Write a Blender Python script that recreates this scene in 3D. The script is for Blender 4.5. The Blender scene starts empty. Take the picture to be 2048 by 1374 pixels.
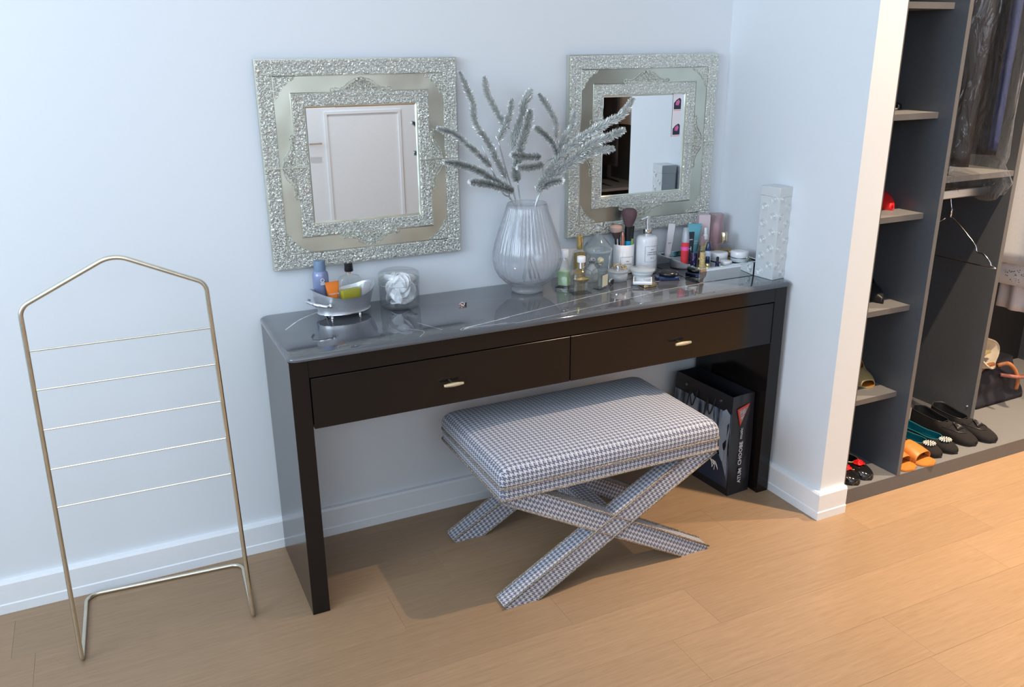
import bpy, bmesh, math, random
from mathutils import Vector, Matrix
PI = math.pi
random.seed(7)
S = bpy.context.scene
COL = S.collection

# ------------------------------------------------------------------ camera
def make_camera():
    f, cx, cy, cz, yaw, pitch, roll = 1715.259, -0.34938, -2.42286, 1.46784, 0.442059, 0.332974, -0.0081156
    fwd = Vector((math.sin(yaw)*math.cos(pitch), math.cos(yaw)*math.cos(pitch), -math.sin(pitch)))
    right = Vector((math.cos(yaw), -math.sin(yaw), 0)); up = right.cross(fwd)
    r2 = right*math.cos(roll) + up*math.sin(roll); u2 = up*math.cos(roll) - right*math.sin(roll)
    cd = bpy.data.cameras.new('camera'); cd.sensor_width = 36; cd.lens = f/2048*36
    cd.clip_start = 0.02
    c = bpy.data.objects.new('camera', cd); COL.objects.link(c)
    m = Matrix((r2, u2, -fwd)).transposed().to_4x4(); m.translation = (cx, cy, cz)
    c.matrix_world = m; S.camera = c
make_camera()
S.view_settings.view_transform = 'Standard'; S.view_settings.look = 'None'
S.view_settings.gamma = 1.0; S.view_settings.use_curve_mapping = False
S.view_settings.exposure = 0.0
S.cycles.caustics_reflective = False; S.cycles.caustics_refractive = False
S.cycles.max_bounces = 14; S.cycles.transmission_bounces = 12; S.cycles.transparent_max_bounces = 24
S.cycles.sample_clamp_indirect = 4

# ------------------------------------------------------------------ sky and lights
w = bpy.data.worlds.new('sky'); S.world = w; w.use_nodes = True
bg = w.node_tree.nodes['Background']; bg.inputs[0].default_value = (0.50, 0.72, 1.0, 1); bg.inputs[1].default_value = 1.6

def area_light(name, loc, target, sx, sy, power, col):
    l = bpy.data.lights.new(name, 'AREA'); l.shape = 'RECTANGLE'; l.size = sx; l.size_y = sy
    l.energy = power; l.color = col
    o = bpy.data.objects.new(name, l); COL.objects.link(o); o.location = loc
    o.rotation_euler = (Vector(target)-Vector(loc)).to_track_quat('-Z', 'Y').to_euler()
    return o
# daylight from the left window; the one behind camera is added frontal fill
area_light('window_daylight_left', (-2.56, -1.75, 1.85), (0, -2.05, 1.65), 2.1, 1.4, 82, (0.73, 0.865, 1.0))
area_light('window_daylight_back', (-0.70, -3.74, 1.9), (-0.70, 0, 1.6), 2.2, 0.8, 22, (0.80, 0.90, 1.0))  # unseen source added to light the mirror wall from the front
area_light('ceiling_panel_light', (-0.3, -1.9, 2.95), (-0.3, -1.9, 0), 2.4, 1.2, 9, (0.86, 0.93, 1.0))  # added overhead fill without a fixture, lifts the wall above the desk
def spot(name, loc, power, ang=100, blend=0.6, col=(1.0, 0.75, 0.50), r=0.018, target=None):
    l = bpy.data.lights.new(name, 'SPOT'); l.energy = power; l.color = col; l.spot_size = math.radians(ang)
    l.spot_blend = blend; l.shadow_soft_size = r
    o = bpy.data.objects.new(name, l); COL.objects.link(o); o.location = loc
    if target: o.rotation_euler = (Vector(target)-Vector(loc)).to_track_quat('-Z', 'Y').to_euler()
YDOOR = -3.8
LAMPS = [(2.00, -1.10, 400), (3.00, -1.15, 580), (3.2, -2.2, 190)]
for i, (lx, ly, lp) in enumerate(LAMPS):
    spot('downlight_beam', (lx, ly, 2.965), lp, ang=84, blend=1.0)
spot('door_downlight_beam', (1.0, -2.75, 2.965), 120, ang=62, target=(1.2, YDOOR, 0.9), col=(0.95, 0.97, 1.0))  # added fill without a fixture, brightens the door seen in the mirror

# ------------------------------------------------------------------ helpers: objects
def tag(o, label=None, cat=None, group=None, kind=None):
    if label: o['label'] = label
    if cat: o['category'] = cat
    if group: o['group'] = group
    if kind: o['kind'] = kind
    return o
def empty(name, loc, label, cat, rz=0, group=None):
    o = bpy.data.objects.new(name, None); COL.objects.link(o); o.location = loc
    o.rotation_euler = (0, 0, rz); o.empty_display_size = 0.05
    return tag(o, label, cat, group)
def build(name, bm, mat, parent=None, smooth=False, loc=None, recalc=True):
    if recalc: bmesh.ops.recalc_face_normals(bm, faces=bm.faces)
    me = bpy.data.meshes.new(name); bm.to_mesh(me); bm.free()
    if smooth:
        me.polygons.foreach_set('use_smooth', [True]*len(me.polygons))
        if smooth != 'all':
            try: me.set_sharp_from_angle(angle=math.radians(38))
            except Exception: pass
    if mat: me.materials.append(mat)
    o = bpy.data.objects.new(name, me); COL.objects.link(o)
    if parent: o.parent = parent
    if loc: o.location = loc
    return o
def copy_tree(o, parent=None):
    c = o.copy(); COL.objects.link(c); c.parent = parent
    for ch in list(o.children): copy_tree(ch, c)
    return c
def struct(name, bm, mat, parent=None, smooth=False):
    o = build(name, bm, mat, parent, smooth)
    if not parent: o['kind'] = 'structure'
    return o

# ------------------------------------------------------------------ helpers: shapes
def B(): return bmesh.new()
def box(bm, x0, x1, y0, y1, z0, z1, bev=0, seg=2):
    vs = [bm.verts.new((x, y, z)) for x in (x0, x1) for y in (y0, y1) for z in (z0, z1)]
    f = [(0,1,3,2),(4,6,7,5),(0,4,5,1),(2,3,7,6),(0,2,6,4),(1,5,7,3)]
    fs = [bm.faces.new([vs[i] for i in q]) for q in f]
    if bev > 0:
        es = list({e for q in fs for e in q.edges})
        bmesh.ops.bevel(bm, geom=es, offset=bev, segments=seg, affect='EDGES', profile=0.5)
    return bm
def xform(bm, m, verts=None):
    bmesh.ops.transform(bm, matrix=m, verts=verts if verts is not None else bm.verts)
    return bm
def rings(bm, rs, cap0=True, cap1=True, close=True):
    """rs: list of rings, each a list of points; quads between them."""
    vv = [[bm.verts.new(p) for p in r] for r in rs]
    n = len(vv[0]); m = n if close else n-1
    for a, b in zip(vv, vv[1:]):
        for i in range(m):
            j = (i+1) % n
            bm.faces.new((a[i], a[j], b[j], b[i]))
    if cap0 and close: bm.faces.new(list(reversed(vv[0])))
    if cap1 and close: bm.faces.new(vv[-1])
    return bm
def lathe(bm, prof, seg=32, cx=0, cy=0, z0=0, cap0=True, cap1=True, ribs=0, ramp=0, rib_z=(0, 9)):
    rs = []
    for r, z in prof:
        ring = []
        for i in range(seg):
            a = 2*PI*i/seg; rr = max(r, 1e-5)
            if ribs and rib_z[0] < z < rib_z[1] and r > 0.01: rr += ramp*(abs(math.cos(a*ribs/2))-0.5)
            ring.append((cx+rr*math.cos(a), cy+rr*math.sin(a), z0+z))
        rs.append(ring)
    return rings(bm, rs, cap0, cap1)
def rrect(hx, hy, r, n=5):
    """points of a rounded rectangle"""
    if n == 0: return [(hx, hy), (-hx, hy), (-hx, -hy), (hx, -hy)]
    r = min(r, hx*0.999, hy*0.999); out = []
    for cx, cy, a0 in ((hx-r, hy-r, 0), (-hx+r, hy-r, PI/2), (-hx+r, -hy+r, PI), (hx-r, -hy+r, 1.5*PI)):
        for k in range(n+1):
            a = a0+PI/2*k/n; out.append((cx+r*math.cos(a), cy+r*math.sin(a)))
    return out
def rloft(bm, secs, n=5, cx=0, cy=0, z0=0, cap0=True, cap1=True):
    """secs: (z, hx, hy, r)"""
    return rings(bm, [[(cx+x, cy+y, z0+z) for x, y in rrect(hx, hy, r, n)] for z, hx, hy, r in secs], cap0, cap1)
def tube(bm, pts, r, seg=8, closed=False, taper=None):
    P = [Vector(p) for p in pts]; n = len(P); rs = []
    t0 = (P[1]-P[0]).normalized()
    ref = Vector((0, 0, 1)) if abs(t0.z) < 0.9 else Vector((1, 0, 0))
    nrm = (ref - t0*ref.dot(t0)).normalized()
    for i in range(n):
        if closed: t = (P[(i+1) % n]-P[i-1]).normalized()
        elif i == 0: t = (P[1]-P[0]).normalized()
        elif i == n-1: t = (P[-1]-P[-2]).normalized()
        else: t = ((P[i+1]-P[i]).normalized()+(P[i]-P[i-1]).normalized()).normalized()
        nrm = (nrm - t*nrm.dot(t)).normalized(); bn = t.cross(nrm)
        rr = r*(taper[i] if taper else 1)
        rs.append([tuple(P[i]+(nrm*math.cos(2*PI*k/seg)+bn*math.sin(2*PI*k/seg))*rr) for k in range(seg)])
    if closed: rs.append(rs[0])
    rings(bm, rs, not closed, not closed)
    if closed: bmesh.ops.remove_doubles(bm, verts=bm.verts, dist=1e-6)
    return bm
def fillet(pts, rad, n=6, closed=False):
    P = [Vector(p) for p in pts]; out = []; N = len(P)
    for i in range(N):
        if not closed and i in (0, N-1): out.append(P[i]); continue
        a, b, c = P[i-1], P[i], P[(i+1) % N]; r = rad[i] if isinstance(rad, (list, tuple)) else rad
        u = (a-b).normalized(); v = (c-b).normalized(); ang = u.angle(v)
        d = min(r/math.tan(ang/2), (a-b).length*0.49, (c-b).length*0.49); rr = d*math.tan(ang/2)
        ctr = b+(u+v).normalized()*(rr/math.sin(ang/2))
        p0 = b+u*d-ctr; p1 = b+v*d-ctr
        for k in range(n+1):
            out.append(ctr+p0.normalized().slerp(p1.normalized(), k/n)*p0.length if p0.angle(p1) > 1e-3 else ctr+p0)
    return out
def smooth_path(pts, n=6):
    P = [Vector(p) for p in pts]; P = [P[0]*2-P[1]]+P+[P[-1]*2-P[-2]]; out = []
    for i in range(1, len(P)-2):
        for k in range(n):
            t = k/n; a, b, c, d = P[i-1], P[i], P[i+1], P[i+2]
            out.append(0.5*((2*b)+(c-a)*t+(2*a-5*b+4*c-d)*t*t+(3*b-a-3*c+d)*t**3))
    out.append(P[-2]); return out
def poly_prism(bm, pts, axis, d0, d1):
    """pts 2D outline in the plane normal to axis, extruded d0..d1"""
    def mk(a, b, d): return {'x': (d, a, b), 'y': (a, d, b), 'z': (a, b, d)}[axis]
    return rings(bm, [[mk(a, b, d0) for a, b in pts], [mk(a, b, d1) for a, b in pts]])
def boxuv(bm, s=1.0, basis=None):
    uv = bm.loops.layers.uv.verify(); bm.normal_update()
    for f in bm.faces:
        n = f.normal if basis is None else basis @ f.normal
        ax = max(range(3), key=lambda i: abs(n[i]))
        for l in f.loops:
            c = l.vert.co if basis is None else basis @ l.vert.co
            a, b = {0: (c.y, c.z), 1: (c.x, c.z), 2: (c.x, c.y)}[ax]
            l[uv].uv = (a*s, b*s)
    return bm
def text_mesh(name, txt, size, mat, parent, m, ext=0.0003, align='CENTER', sx=1.0, bold=0.0):
    cu = bpy.data.curves.new(name, 'FONT'); cu.body = txt; cu.size = size; cu.align_x = align; cu.align_y = 'CENTER'
    cu.extrude = ext; cu.resolution_u = 2; cu.offset = bold
    t = bpy.data.objects.new('tmp_text', cu); COL.objects.link(t)
    dg = bpy.context.evaluated_depsgraph_get(); dg.update()
    me = bpy.data.meshes.new_from_object(t.evaluated_get(dg))
    bpy.data.objects.remove(t)
    me.transform(m @ Matrix.Diagonal((sx, 1, 1, 1))); me.materials.clear(); me.materials.append(mat)
    o = bpy.data.objects.new(name, me); COL.objects.link(o)
    if parent: o.parent = parent
    return o
def face_frame(origin, right, up):
    r = Vector(right).normalized(); u = Vector(up).normalized(); n = r.cross(u)
    m = Matrix((r, u, n)).transposed().to_4x4(); m.translation = Vector(origin); return m

# ------------------------------------------------------------------ materials
def P(name, col, rough=0.5, metal=0.0, spec=0.5, trans=0.0, ior=1.45, coat=0.0, alpha=1.0, sheen=0.0, emit=None, es=0):
    m = bpy.data.materials.new(name); m.use_nodes = True
    b = m.node_tree.nodes['Principled BSDF']
    b.inputs['Base Color'].default_value = (*col, 1); b.inputs['Roughness'].default_value = rough
    b.inputs['Metallic'].default_value = metal; b.inputs['Specular IOR Level'].default_value = spec
    b.inputs['Transmission Weight'].default_value = trans; b.inputs['IOR'].default_value = ior
    b.inputs['Coat Weight'].default_value = coat; b.inputs['Alpha'].default_value = alpha
    b.inputs['Sheen Weight'].default_value = sheen
    if emit: b.inputs['Emission Color'].default_value = (*emit, 1); b.inputs['Emission Strength'].default_value = es
    return m
def N(m, t, **kw):
    n = m.node_tree.nodes.new(t)
    for k, v in kw.items():
        if k.startswith('i_'):
            key = k[2:]; key = int(key) if key.isdigit() else key.replace('_', ' ')
            n.inputs[key].default_value = v
        else: setattr(n, k, v)
    return n
def L(m, a, b): m.node_tree.links.new(a, b)
def bsdf(m): return m.node_tree.nodes['Principled BSDF']
def ramp(m, stops):
    r = m.node_tree.nodes.new('ShaderNodeValToRGB'); e = r.color_ramp.elements
    while len(e) < len(stops): e.new(0.5)
    for el, (p, c) in zip(e, stops): el.position = p; el.color = (*c, 1)
    return r
def bump(m, height, strength=0.3, dist=0.001):
    b = N(m, 'ShaderNodeBump'); b.inputs['Strength'].default_value = strength; b.inputs['Distance'].default_value = dist
    L(m, height, b.inputs['Height']); L(m, b.outputs[0], bsdf(m).inputs['Normal']); return b
def noise_mat(name, c1, c2, scale, rough=0.5, bs=0.0, bd=0.001, detail=4, stretch=None, **kw):
    m = P(name, c1, rough, **kw)
    tc = N(m, 'ShaderNodeTexCoord'); mp = N(m, 'ShaderNodeMapping')
    if stretch: mp.inputs['Scale'].default_value = stretch
    L(m, tc.outputs['Object'], mp.inputs[0])
    n = N(m, 'ShaderNodeTexNoise'); n.inputs['Scale'].default_value = scale; n.inputs['Detail'].default_value = detail
    L(m, mp.outputs[0], n.inputs['Vector'])
    r = ramp(m, [(0.3, c1), (0.7, c2)]); L(m, n.outputs['Fac'], r.inputs[0]); L(m, r.outputs[0], bsdf(m).inputs['Base Color'])
    if bs: bump(m, n.outputs['Fac'], bs, bd)
    return m

M = {}
M['wall'] = noise_mat('wall_paint', (0.73, 0.765, 0.80), (0.74, 0.775, 0.81), 180, 0.6, bs=0.08, bd=0.0006)
M['wall_warm'] = M['wall']
M['ceiling'] = P('ceiling_paint', (0.85, 0.85, 0.85), 0.8)
M['trim'] = noise_mat('white_trim_paint', (0.80, 0.83, 0.86), (0.82, 0.85, 0.88), 60, 0.35)
M['desk'] = noise_mat('dark_brown_lacquer', (0.0075, 0.0060, 0.0058), (0.009, 0.0070, 0.0066), 30, 0.16, spec=0.45)
M['gap'] = P('dark_gap', (0.004, 0.004, 0.004), 0.8)
M['white_plastic'] = P('white_plastic', (0.82, 0.82, 0.84), 0.35)
M['white_ceramic'] = P('white_ceramic', (0.80, 0.80, 0.82), 0.18, coat=0.3)
M['chrome'] = P('chrome', (0.86, 0.87, 0.88), 0.07, metal=1)
M['brushed'] = noise_mat('brushed_aluminium', (0.66, 0.68, 0.72), (0.74, 0.76, 0.80), 200, 0.38, metal=0.75, bs=0.05, bd=0.0005)
M['gold'] = P('polished_gold', (0.78, 0.56, 0.24), 0.18, metal=1)
M['palegold'] = P('pale_gold', (0.82, 0.70, 0.47), 0.2, metal=1)
M['brass'] = noise_mat('champagne_brass_tube', (0.68, 0.64, 0.53), (0.76, 0.72, 0.61), 40, 0.24, metal=1)
M['black'] = P('black_plastic', (0.012, 0.012, 0.014), 0.25)
M['blackmat'] = P('black_matte', (0.02, 0.02, 0.022), 0.7)
M['navy'] = P('navy_plastic', (0.012, 0.025, 0.08), 0.2, coat=0.3)
M['glass'] = P('clear_glass', (1, 1, 1), 0.0, trans=1, ior=1.45)
M['mirror'] = P('mirror_glass', (0.90, 0.92, 0.92), 0.005, metal=1)
M['bevel'] = P('mirror_bevel', (0.80, 0.90, 0.93), 0.03, metal=1)
def thin_glass(name, tint=(0.96, 0.98, 0.98), white=0.0, wcol=(0.8, 0.85, 0.9), refl=1.0, rough=0.02, ior=1.5):
    """thin-walled glass: transparent plus Fresnel gloss, optionally frosted"""
    m = bpy.data.materials.new(name); m.use_nodes = True; nt = m.node_tree; nt.nodes.clear()
    out = nt.nodes.new('ShaderNodeOutputMaterial'); tr = nt.nodes.new('ShaderNodeBsdfTransparent')
    gl = nt.nodes.new('ShaderNodeBsdfGlossy'); lw = nt.nodes.new('ShaderNodeLayerWeight'); fr = nt.nodes.new('ShaderNodeMath'); f5 = nt.nodes.new('ShaderNodeMath'); mx = nt.nodes.new('ShaderNodeMixShader')
    tr.inputs[0].default_value = (*tint, 1); gl.inputs['Roughness'].default_value = rough; lw.inputs[0].default_value = 0.5; f5.operation = 'POWER'; f5.inputs[1].default_value = 4.0; fr.operation = 'MULTIPLY_ADD'; fr.inputs[1].default_value = 0.7; fr.inputs[2].default_value = 0.035; L(m, lw.outputs['Facing'], f5.inputs[0]); L(m, f5.outputs[0], fr.inputs[0])
    mul = nt.nodes.new('ShaderNodeMath'); mul.operation = 'MULTIPLY'; mul.inputs[1].default_value = refl
    L(m, fr.outputs[0], mul.inputs[0]); L(m, mul.outputs[0], mx.inputs[0]); L(m, gl.outputs[0], mx.inputs[2])
    src = tr.outputs[0]
    if white:
        df = nt.nodes.new('ShaderNodeBsdfDiffuse'); df.inputs[0].default_value = (*wcol, 1)
        tl = nt.nodes.new('ShaderNodeBsdfTranslucent'); tl.inputs[0].default_value = (*wcol, 1)
        m1 = nt.nodes.new('ShaderNodeMixShader'); m1.inputs[0].default_value = 0.5
        L(m, df.outputs[0], m1.inputs[1]); L(m, tl.outputs[0], m1.inputs[2])
        m2 = nt.nodes.new('ShaderNodeMixShader'); m2.inputs[0].default_value = white
        L(m, src, m2.inputs[1]); L(m, m1.outputs[0], m2.inputs[2]); src = m2.outputs[0]
    L(m, src, mx.inputs[1]); L(m, mx.outputs[0], out.inputs[0])
    return m
M['thin'] = thin_glass('thin_clear_glass', (0.985, 0.992, 0.992), white=0.03, wcol=(0.95, 0.96, 0.97))
M['thin_frost'] = thin_glass('frosted_glass', (0.92, 0.95, 0.97), white=0.55)
M['plasticfilm'] = thin_glass('clear_plastic_film', (0.97, 0.97, 0.98), white=0.012, refl=1.0, rough=0.07)
M['thin_pink'] = thin_glass('pale_pink_plastic', (0.90, 0.72, 0.74), white=0.35, wcol=(0.85, 0.68, 0.70))

def wood_mat():
    m = P('oak_plank', (0.55, 0.36, 0.20), 0.34, spec=0.4)
    geo = N(m, 'ShaderNodeNewGeometry'); oi = N(m, 'ShaderNodeObjectInfo')
    off = N(m, 'ShaderNodeVectorMath', operation='SCALE'); off.inputs['Scale'].default_value = 37.0
    cmb = N(m, 'ShaderNodeCombineXYZ'); L(m, oi.outputs['Random'], cmb.inputs[0]); L(m, oi.outputs['Random'], cmb.inputs[1])
    L(m, cmb.outputs[0], off.inputs[0])
    add = N(m, 'ShaderNodeVectorMath', operation='ADD'); L(m, geo.outputs['Position'], add.inputs[0]); L(m, off.outputs[0], add.inputs[1])
    mp = N(m, 'ShaderNodeMapping'); mp.inputs['Scale'].default_value = (1.6, 34, 1); L(m, add.outputs[0], mp.inputs[0])
    n1 = N(m, 'ShaderNodeTexNoise'); n1.inputs['Scale'].default_value = 3.2; n1.inputs['Detail'].default_value = 8; n1.inputs['Roughness'].default_value = 0.62
    L(m, mp.outputs[0], n1.inputs['Vector'])
    mp2 = N(m, 'ShaderNodeMapping'); mp2.inputs['Scale'].default_value = (9, 220, 1); L(m, add.outputs[0], mp2.inputs[0])
    n2 = N(m, 'ShaderNodeTexNoise'); n2.inputs['Scale'].default_value = 2.4; n2.inputs['Detail'].default_value = 3
    L(m, mp2.outputs[0], n2.inputs['Vector'])
    mix = N(m, 'ShaderNodeMath', operation='MULTIPLY_ADD'); mix.inputs[1].default_value = 0.45; L(m, n2.outputs[0], mix.inputs[0]); 
    sc = N(m, 'ShaderNodeMath', operation='MULTIPLY'); sc.inputs[1].default_value = 0.55; L(m, n1.outputs[0], sc.inputs[0]); L(m, sc.outputs[0], mix.inputs[2])
    r = ramp(m, [(0.34, (0.275, 0.177, 0.102)), (0.50, (0.318, 0.208, 0.123)), (0.66, (0.360, 0.240, 0.146))])
    L(m, mix.outputs[0], r.inputs[0])
    hsv = N(m, 'ShaderNodeHueSaturation'); L(m, r.outputs[0], hsv.inputs['Color'])
    v = N(m, 'ShaderNodeMapRange'); v.inputs['To Min'].default_value = 0.95; v.inputs['To Max'].default_value = 1.05
    L(m, oi.outputs['Random'], v.inputs['Value']); L(m, v.outputs[0], hsv.inputs['Value'])
    L(m, hsv.outputs[0], bsdf(m).inputs['Base Color'])
    bump(m, n2.outputs[0], 0.10, 0.0006)
    return m
M['wood'] = wood_mat()

def stone_mat():
    m = P('grey_marble', (0.13, 0.135, 0.145), 0.05, spec=0.6, coat=0.35)
    geo = N(m, 'ShaderNodeNewGeometry')
    n1 = N(m, 'ShaderNodeTexNoise'); n1.inputs['Scale'].default_value = 4; n1.inputs['Detail'].default_value = 6
    mp = N(m, 'ShaderNodeMapping'); mp.inputs['Scale'].default_value = (0.6, 2.2, 1); mp.inputs['Rotation'].default_value = (0, 0, 0.25)
    L(m, geo.outputs['Position'], mp.inputs[0]); L(m, mp.outputs[0], n1.inputs['Vector'])
    r = ramp(m, [(0.25, (0.066, 0.072, 0.084)), (0.55, (0.088, 0.094, 0.106)), (0.8, (0.125, 0.130, 0.142))])
    L(m, n1.outputs[0], r.inputs[0]); L(m, r.outputs[0], bsdf(m).inputs['Base Color'])
    return m
M['stone'] = stone_mat()
M['vein'] = noise_mat('white_marble_vein', (0.50, 0.51, 0.53), (0.78, 0.79, 0.80), 60, 0.08)

def tooth_mat():
    """woven houndstooth on the UV map, one cell = 13.4 mm"""
    m = P('houndstooth_fabric', (0.5, 0.5, 0.55), 0.85, spec=0.2, sheen=0.3)
    uv = N(m, 'ShaderNodeUVMap'); sep = N(m, 'ShaderNodeSeparateXYZ'); L(m, uv.outputs[0], sep.inputs[0])
    def mth(op, a, b=None):
        n = N(m, 'ShaderNodeMath', operation=op)
        for i, x in enumerate((a, b)):
            if x is None: continue
            if isinstance(x, (int, float)): n.inputs[i].default_value = x
            else: L(m, x, n.inputs[i])
        return n.outputs[0]
    K = 1/0.0134
    u = mth('MULTIPLY', sep.outputs[0], K); v = mth('MULTIPLY', sep.outputs[1], K)
    i = mth('FLOOR', mth('MULTIPLY', mth('FRACT', u), 8)); j = mth('FLOOR', mth('MULTIPLY', mth('FRACT', v), 8))
    warp = mth('LESS_THAN', i, 4); weft = mth('LESS_THAN', j, 4)
    tw = mth('LESS_THAN', mth('MODULO', mth('ADD', i, j), 4), 2)
    d = mth('ADD', mth('MULTIPLY', tw, warp), mth('MULTIPLY', mth('SUBTRACT', 1, tw), weft))
    # pale crossing in the middle of each dark check
    du = mth('ABSOLUTE', mth('SUBTRACT', mth('FRACT', u), 0.25)); dv = mth('ABSOLUTE', mth('SUBTRACT', mth('FRACT', v), 0.25))
    dot = mth('LESS_THAN', mth('MAXIMUM', du, dv), 0.07)
    d2 = mth('SUBTRACT', d, mth('MULTIPLY', dot, 0.35))
    r = ramp(m, [(0.0, (0.56, 0.56, 0.60)), (1.0, (0.100, 0.110, 0.165))]); L(m, d2, r.inputs[0])
    nz = N(m, 'ShaderNodeTexNoise'); nz.inputs['Scale'].default_value = 900; L(m, uv.outputs[0], nz.inputs['Vector'])
    mx = N(m, 'ShaderNodeMix', data_type='RGBA', blend_type='OVERLAY'); mx.inputs[0].default_value = 0.35
    L(m, r.outputs[0], mx.inputs[6]); L(m, nz.outputs[0], mx.inputs[7]); L(m, mx.outputs[2], bsdf(m).inputs['Base Color'])
    bump(m, nz.outputs[0], 0.5, 0.0012)
    return m
M['tooth'] = tooth_mat()
def cord_mat():
    m = P('woven_cord', (0.35, 0.29, 0.22), 0.8)
    tc = N(m, 'ShaderNodeTexCoord'); v = N(m, 'ShaderNodeTexVoronoi'); v.inputs['Scale'].default_value = 330
    L(m, tc.outputs['Object'], v.inputs['Vector'])
    r = ramp(m, [(0.1, (0.62, 0.55, 0.46)), (0.6, (0.15, 0.12, 0.10))]); L(m, v.outputs['Distance'], r.inputs[0])
    L(m, r.outputs[0], bsdf(m).inputs['Base Color']); bump(m, v.outputs['Distance'], 0.8, -0.001); return m
M['cord'] = cord_mat()

def emboss_mat(name, c, scale=95, rough=0.24, st=1.0, bd=0.004):
    m = P(name, c, rough, metal=1)
    tc = N(m, 'ShaderNodeTexCoord')
    v = N(m, 'ShaderNodeTexVoronoi', feature='SMOOTH_F1'); v.inputs['Scale'].default_value = scale
    n = N(m, 'ShaderNodeTexNoise'); n.inputs['Scale'].default_value = scale*0.9; n.inputs['Detail'].default_value = 2; n.inputs['Distortion'].default_value = 1.2
    L(m, tc.outputs['Object'], v.inputs['Vector']); L(m, tc.outputs['Object'], n.inputs['Vector'])
    a = N(m, 'ShaderNodeMath', operation='SINE'); mu = N(m, 'ShaderNodeMath', operation='MULTIPLY'); mu.inputs[1].default_value = 17
    L(m, n.outputs[0], mu.inputs[0]); L(m, mu.outputs[0], a.inputs[0])
    ad = N(m, 'ShaderNodeMath', operation='MULTIPLY_ADD'); ad.inputs[1].default_value = 0.35; L(m, a.outputs[0], ad.inputs[0]); L(m, v.outputs['Distance'], ad.inputs[2])
    bump(m, ad.outputs[0], st, bd)
    return m
M['emboss'] = emboss_mat('embossed_silver', (0.84, 0.85, 0.78), scale=170, rough=0.22, st=1.0, bd=0.0035)
def plate_mat(name, c):
    m = P(name, c, 0.34, metal=1)
    tc = N(m, 'ShaderNodeTexCoord'); n = N(m, 'ShaderNodeTexNoise'); n.inputs['Scale'].default_value = 9; n.inputs['Detail'].default_value = 1
    L(m, tc.outputs['Object'], n.inputs['Vector']); bump(m, n.outputs[0], 0.5, 0.008)
    n2 = N(m, 'ShaderNodeTexNoise'); n2.inputs['Scale'].default_value = 5; L(m, tc.outputs['Object'], n2.inputs['Vector'])
    r = ramp(m, [(0.3, tuple(x*0.80 for x in c)), (0.7, c)]); L(m, n2.outputs[0], r.inputs[0]); L(m, r.outputs[0], bsdf(m).inputs['Base Color'])
    return m
M['plate'] = plate_mat('smooth_champagne_silver', (0.78, 0.80, 0.69))
M['tinsel'] = P('silver_tinsel', (0.84, 0.87, 0.85), 0.22, metal=0.45)
M['stem'] = noise_mat('silver_stem', (0.45, 0.47, 0.48), (0.6, 0.62, 0.63), 60, 0.35, metal=0.7)
M['closet'] = noise_mat('anthracite_laminate', (0.090, 0.098, 0.110), (0.097, 0.105, 0.118), 80, 0.27, spec=0.6)
M['closet_back'] = P('black_back_panel', (0.010, 0.010, 0.013), 0.6)  # near-black colour stands in for the shade deep in the bays
M['closet_edge'] = noise_mat('grey_laminate_edge', (0.120, 0.120, 0.126), (0.128, 0.128, 0.134), 80, 0.4)
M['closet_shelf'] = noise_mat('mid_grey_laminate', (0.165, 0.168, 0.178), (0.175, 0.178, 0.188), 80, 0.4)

# ------------------------------------------------------------------ room
XL, XR, YB, ZC = -2.6, 4.3, -3.8, 3.0
WX, PY, PX = 1.612, -0.612, 1.716            # side wall plane, its front end, stub width
def walls():
    struct('wall_back', box(B(), XL-0.1, 1.72, 0, 0.1, 0, ZC), M['wall'])
    # the stub wall between desk niche and wardrobe
    struct('wall_right', box(B(), WX, PX, PY, 0.0, 0, ZC), M['wall'])
    struct('wall_closet', box(B(), 1.72, XR+0.1, 0.02, 0.1, 0, ZC), M['wall'])
    b = B()   # left wall with a window opening
    box(b, XL-0.1, XL, YB, 0, 0, 1.1); box(b, XL-0.1, XL, YB, 0, 2.6, ZC)
    box(b, XL-0.1, XL, -0.65, 0, 1.1, 2.6); box(b, XL-0.1, XL, YB, -2.85, 1.1, 2.6)
    struct('wall_left', b, M['wall'])
    b = B()  # wall behind the camera, window opening added for the frontal fill
    box(b, XL-0.1, XR+0.1, YB-0.1, YB, 2.35, ZC); box(b, XL-0.1, -1.9, YB-0.1, YB, 0, 2.35)
    box(b, -1.9, 0.5, YB-0.1, YB, 0, 1.45); box(b, 0.5, XR+0.1, YB-0.1, YB, 0, 2.35)
    struct('wall_front', b, M['wall'])
    struct('wall_closet_end', box(B(), XR, XR+0.1, YB, 0.02, 0, ZC), M['wall'])
    struct('ceiling', box(B(), XL-0.1, XR+0.1, YB-0.1, 0.1, ZC, ZC+0.1), M['ceiling'])
    for i, (x0, x1, y0, y1, z0, z1, ax) in enumerate([(XL-0.07, XL-0.02, -2.85, -0.65, 1.1, 2.6, 'y'), (-1.9, 0.5, YB-0.07, YB-0.02, 1.45, 2.35, 'x')]):  # second window is made up to go with the frontal fill
        f = B(); t = 0.05
        box(f, x0, x1, y0, y1, z0, z0+t); box(f, x0, x1, y0, y1, z1-t, z1)
        if ax == 'y':
            for yy in (y0, (y0+y1)/2-t/2, y1-t): box(f, x0, x1, yy, yy+t, z0+t, z1-t)
        else:
            for xx in (x0, (x0+x1)/2-t/2, x1-t): box(f, xx, xx+t, y0, y1, z0+t, z1-t)
        wo = struct('window_%d' % (i+1), f, M['trim'])
        g = B()
        if ax == 'y': box(g, x0+0.02, x0+0.026, y0+t, y1-t, z0+t, z1-t)
        else: box(g, x0+t, x1-t, y0+0.02, y0+0.026, z0+t, z1-t)
        build('pane', g, M['thin'], wo)
walls()

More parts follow.
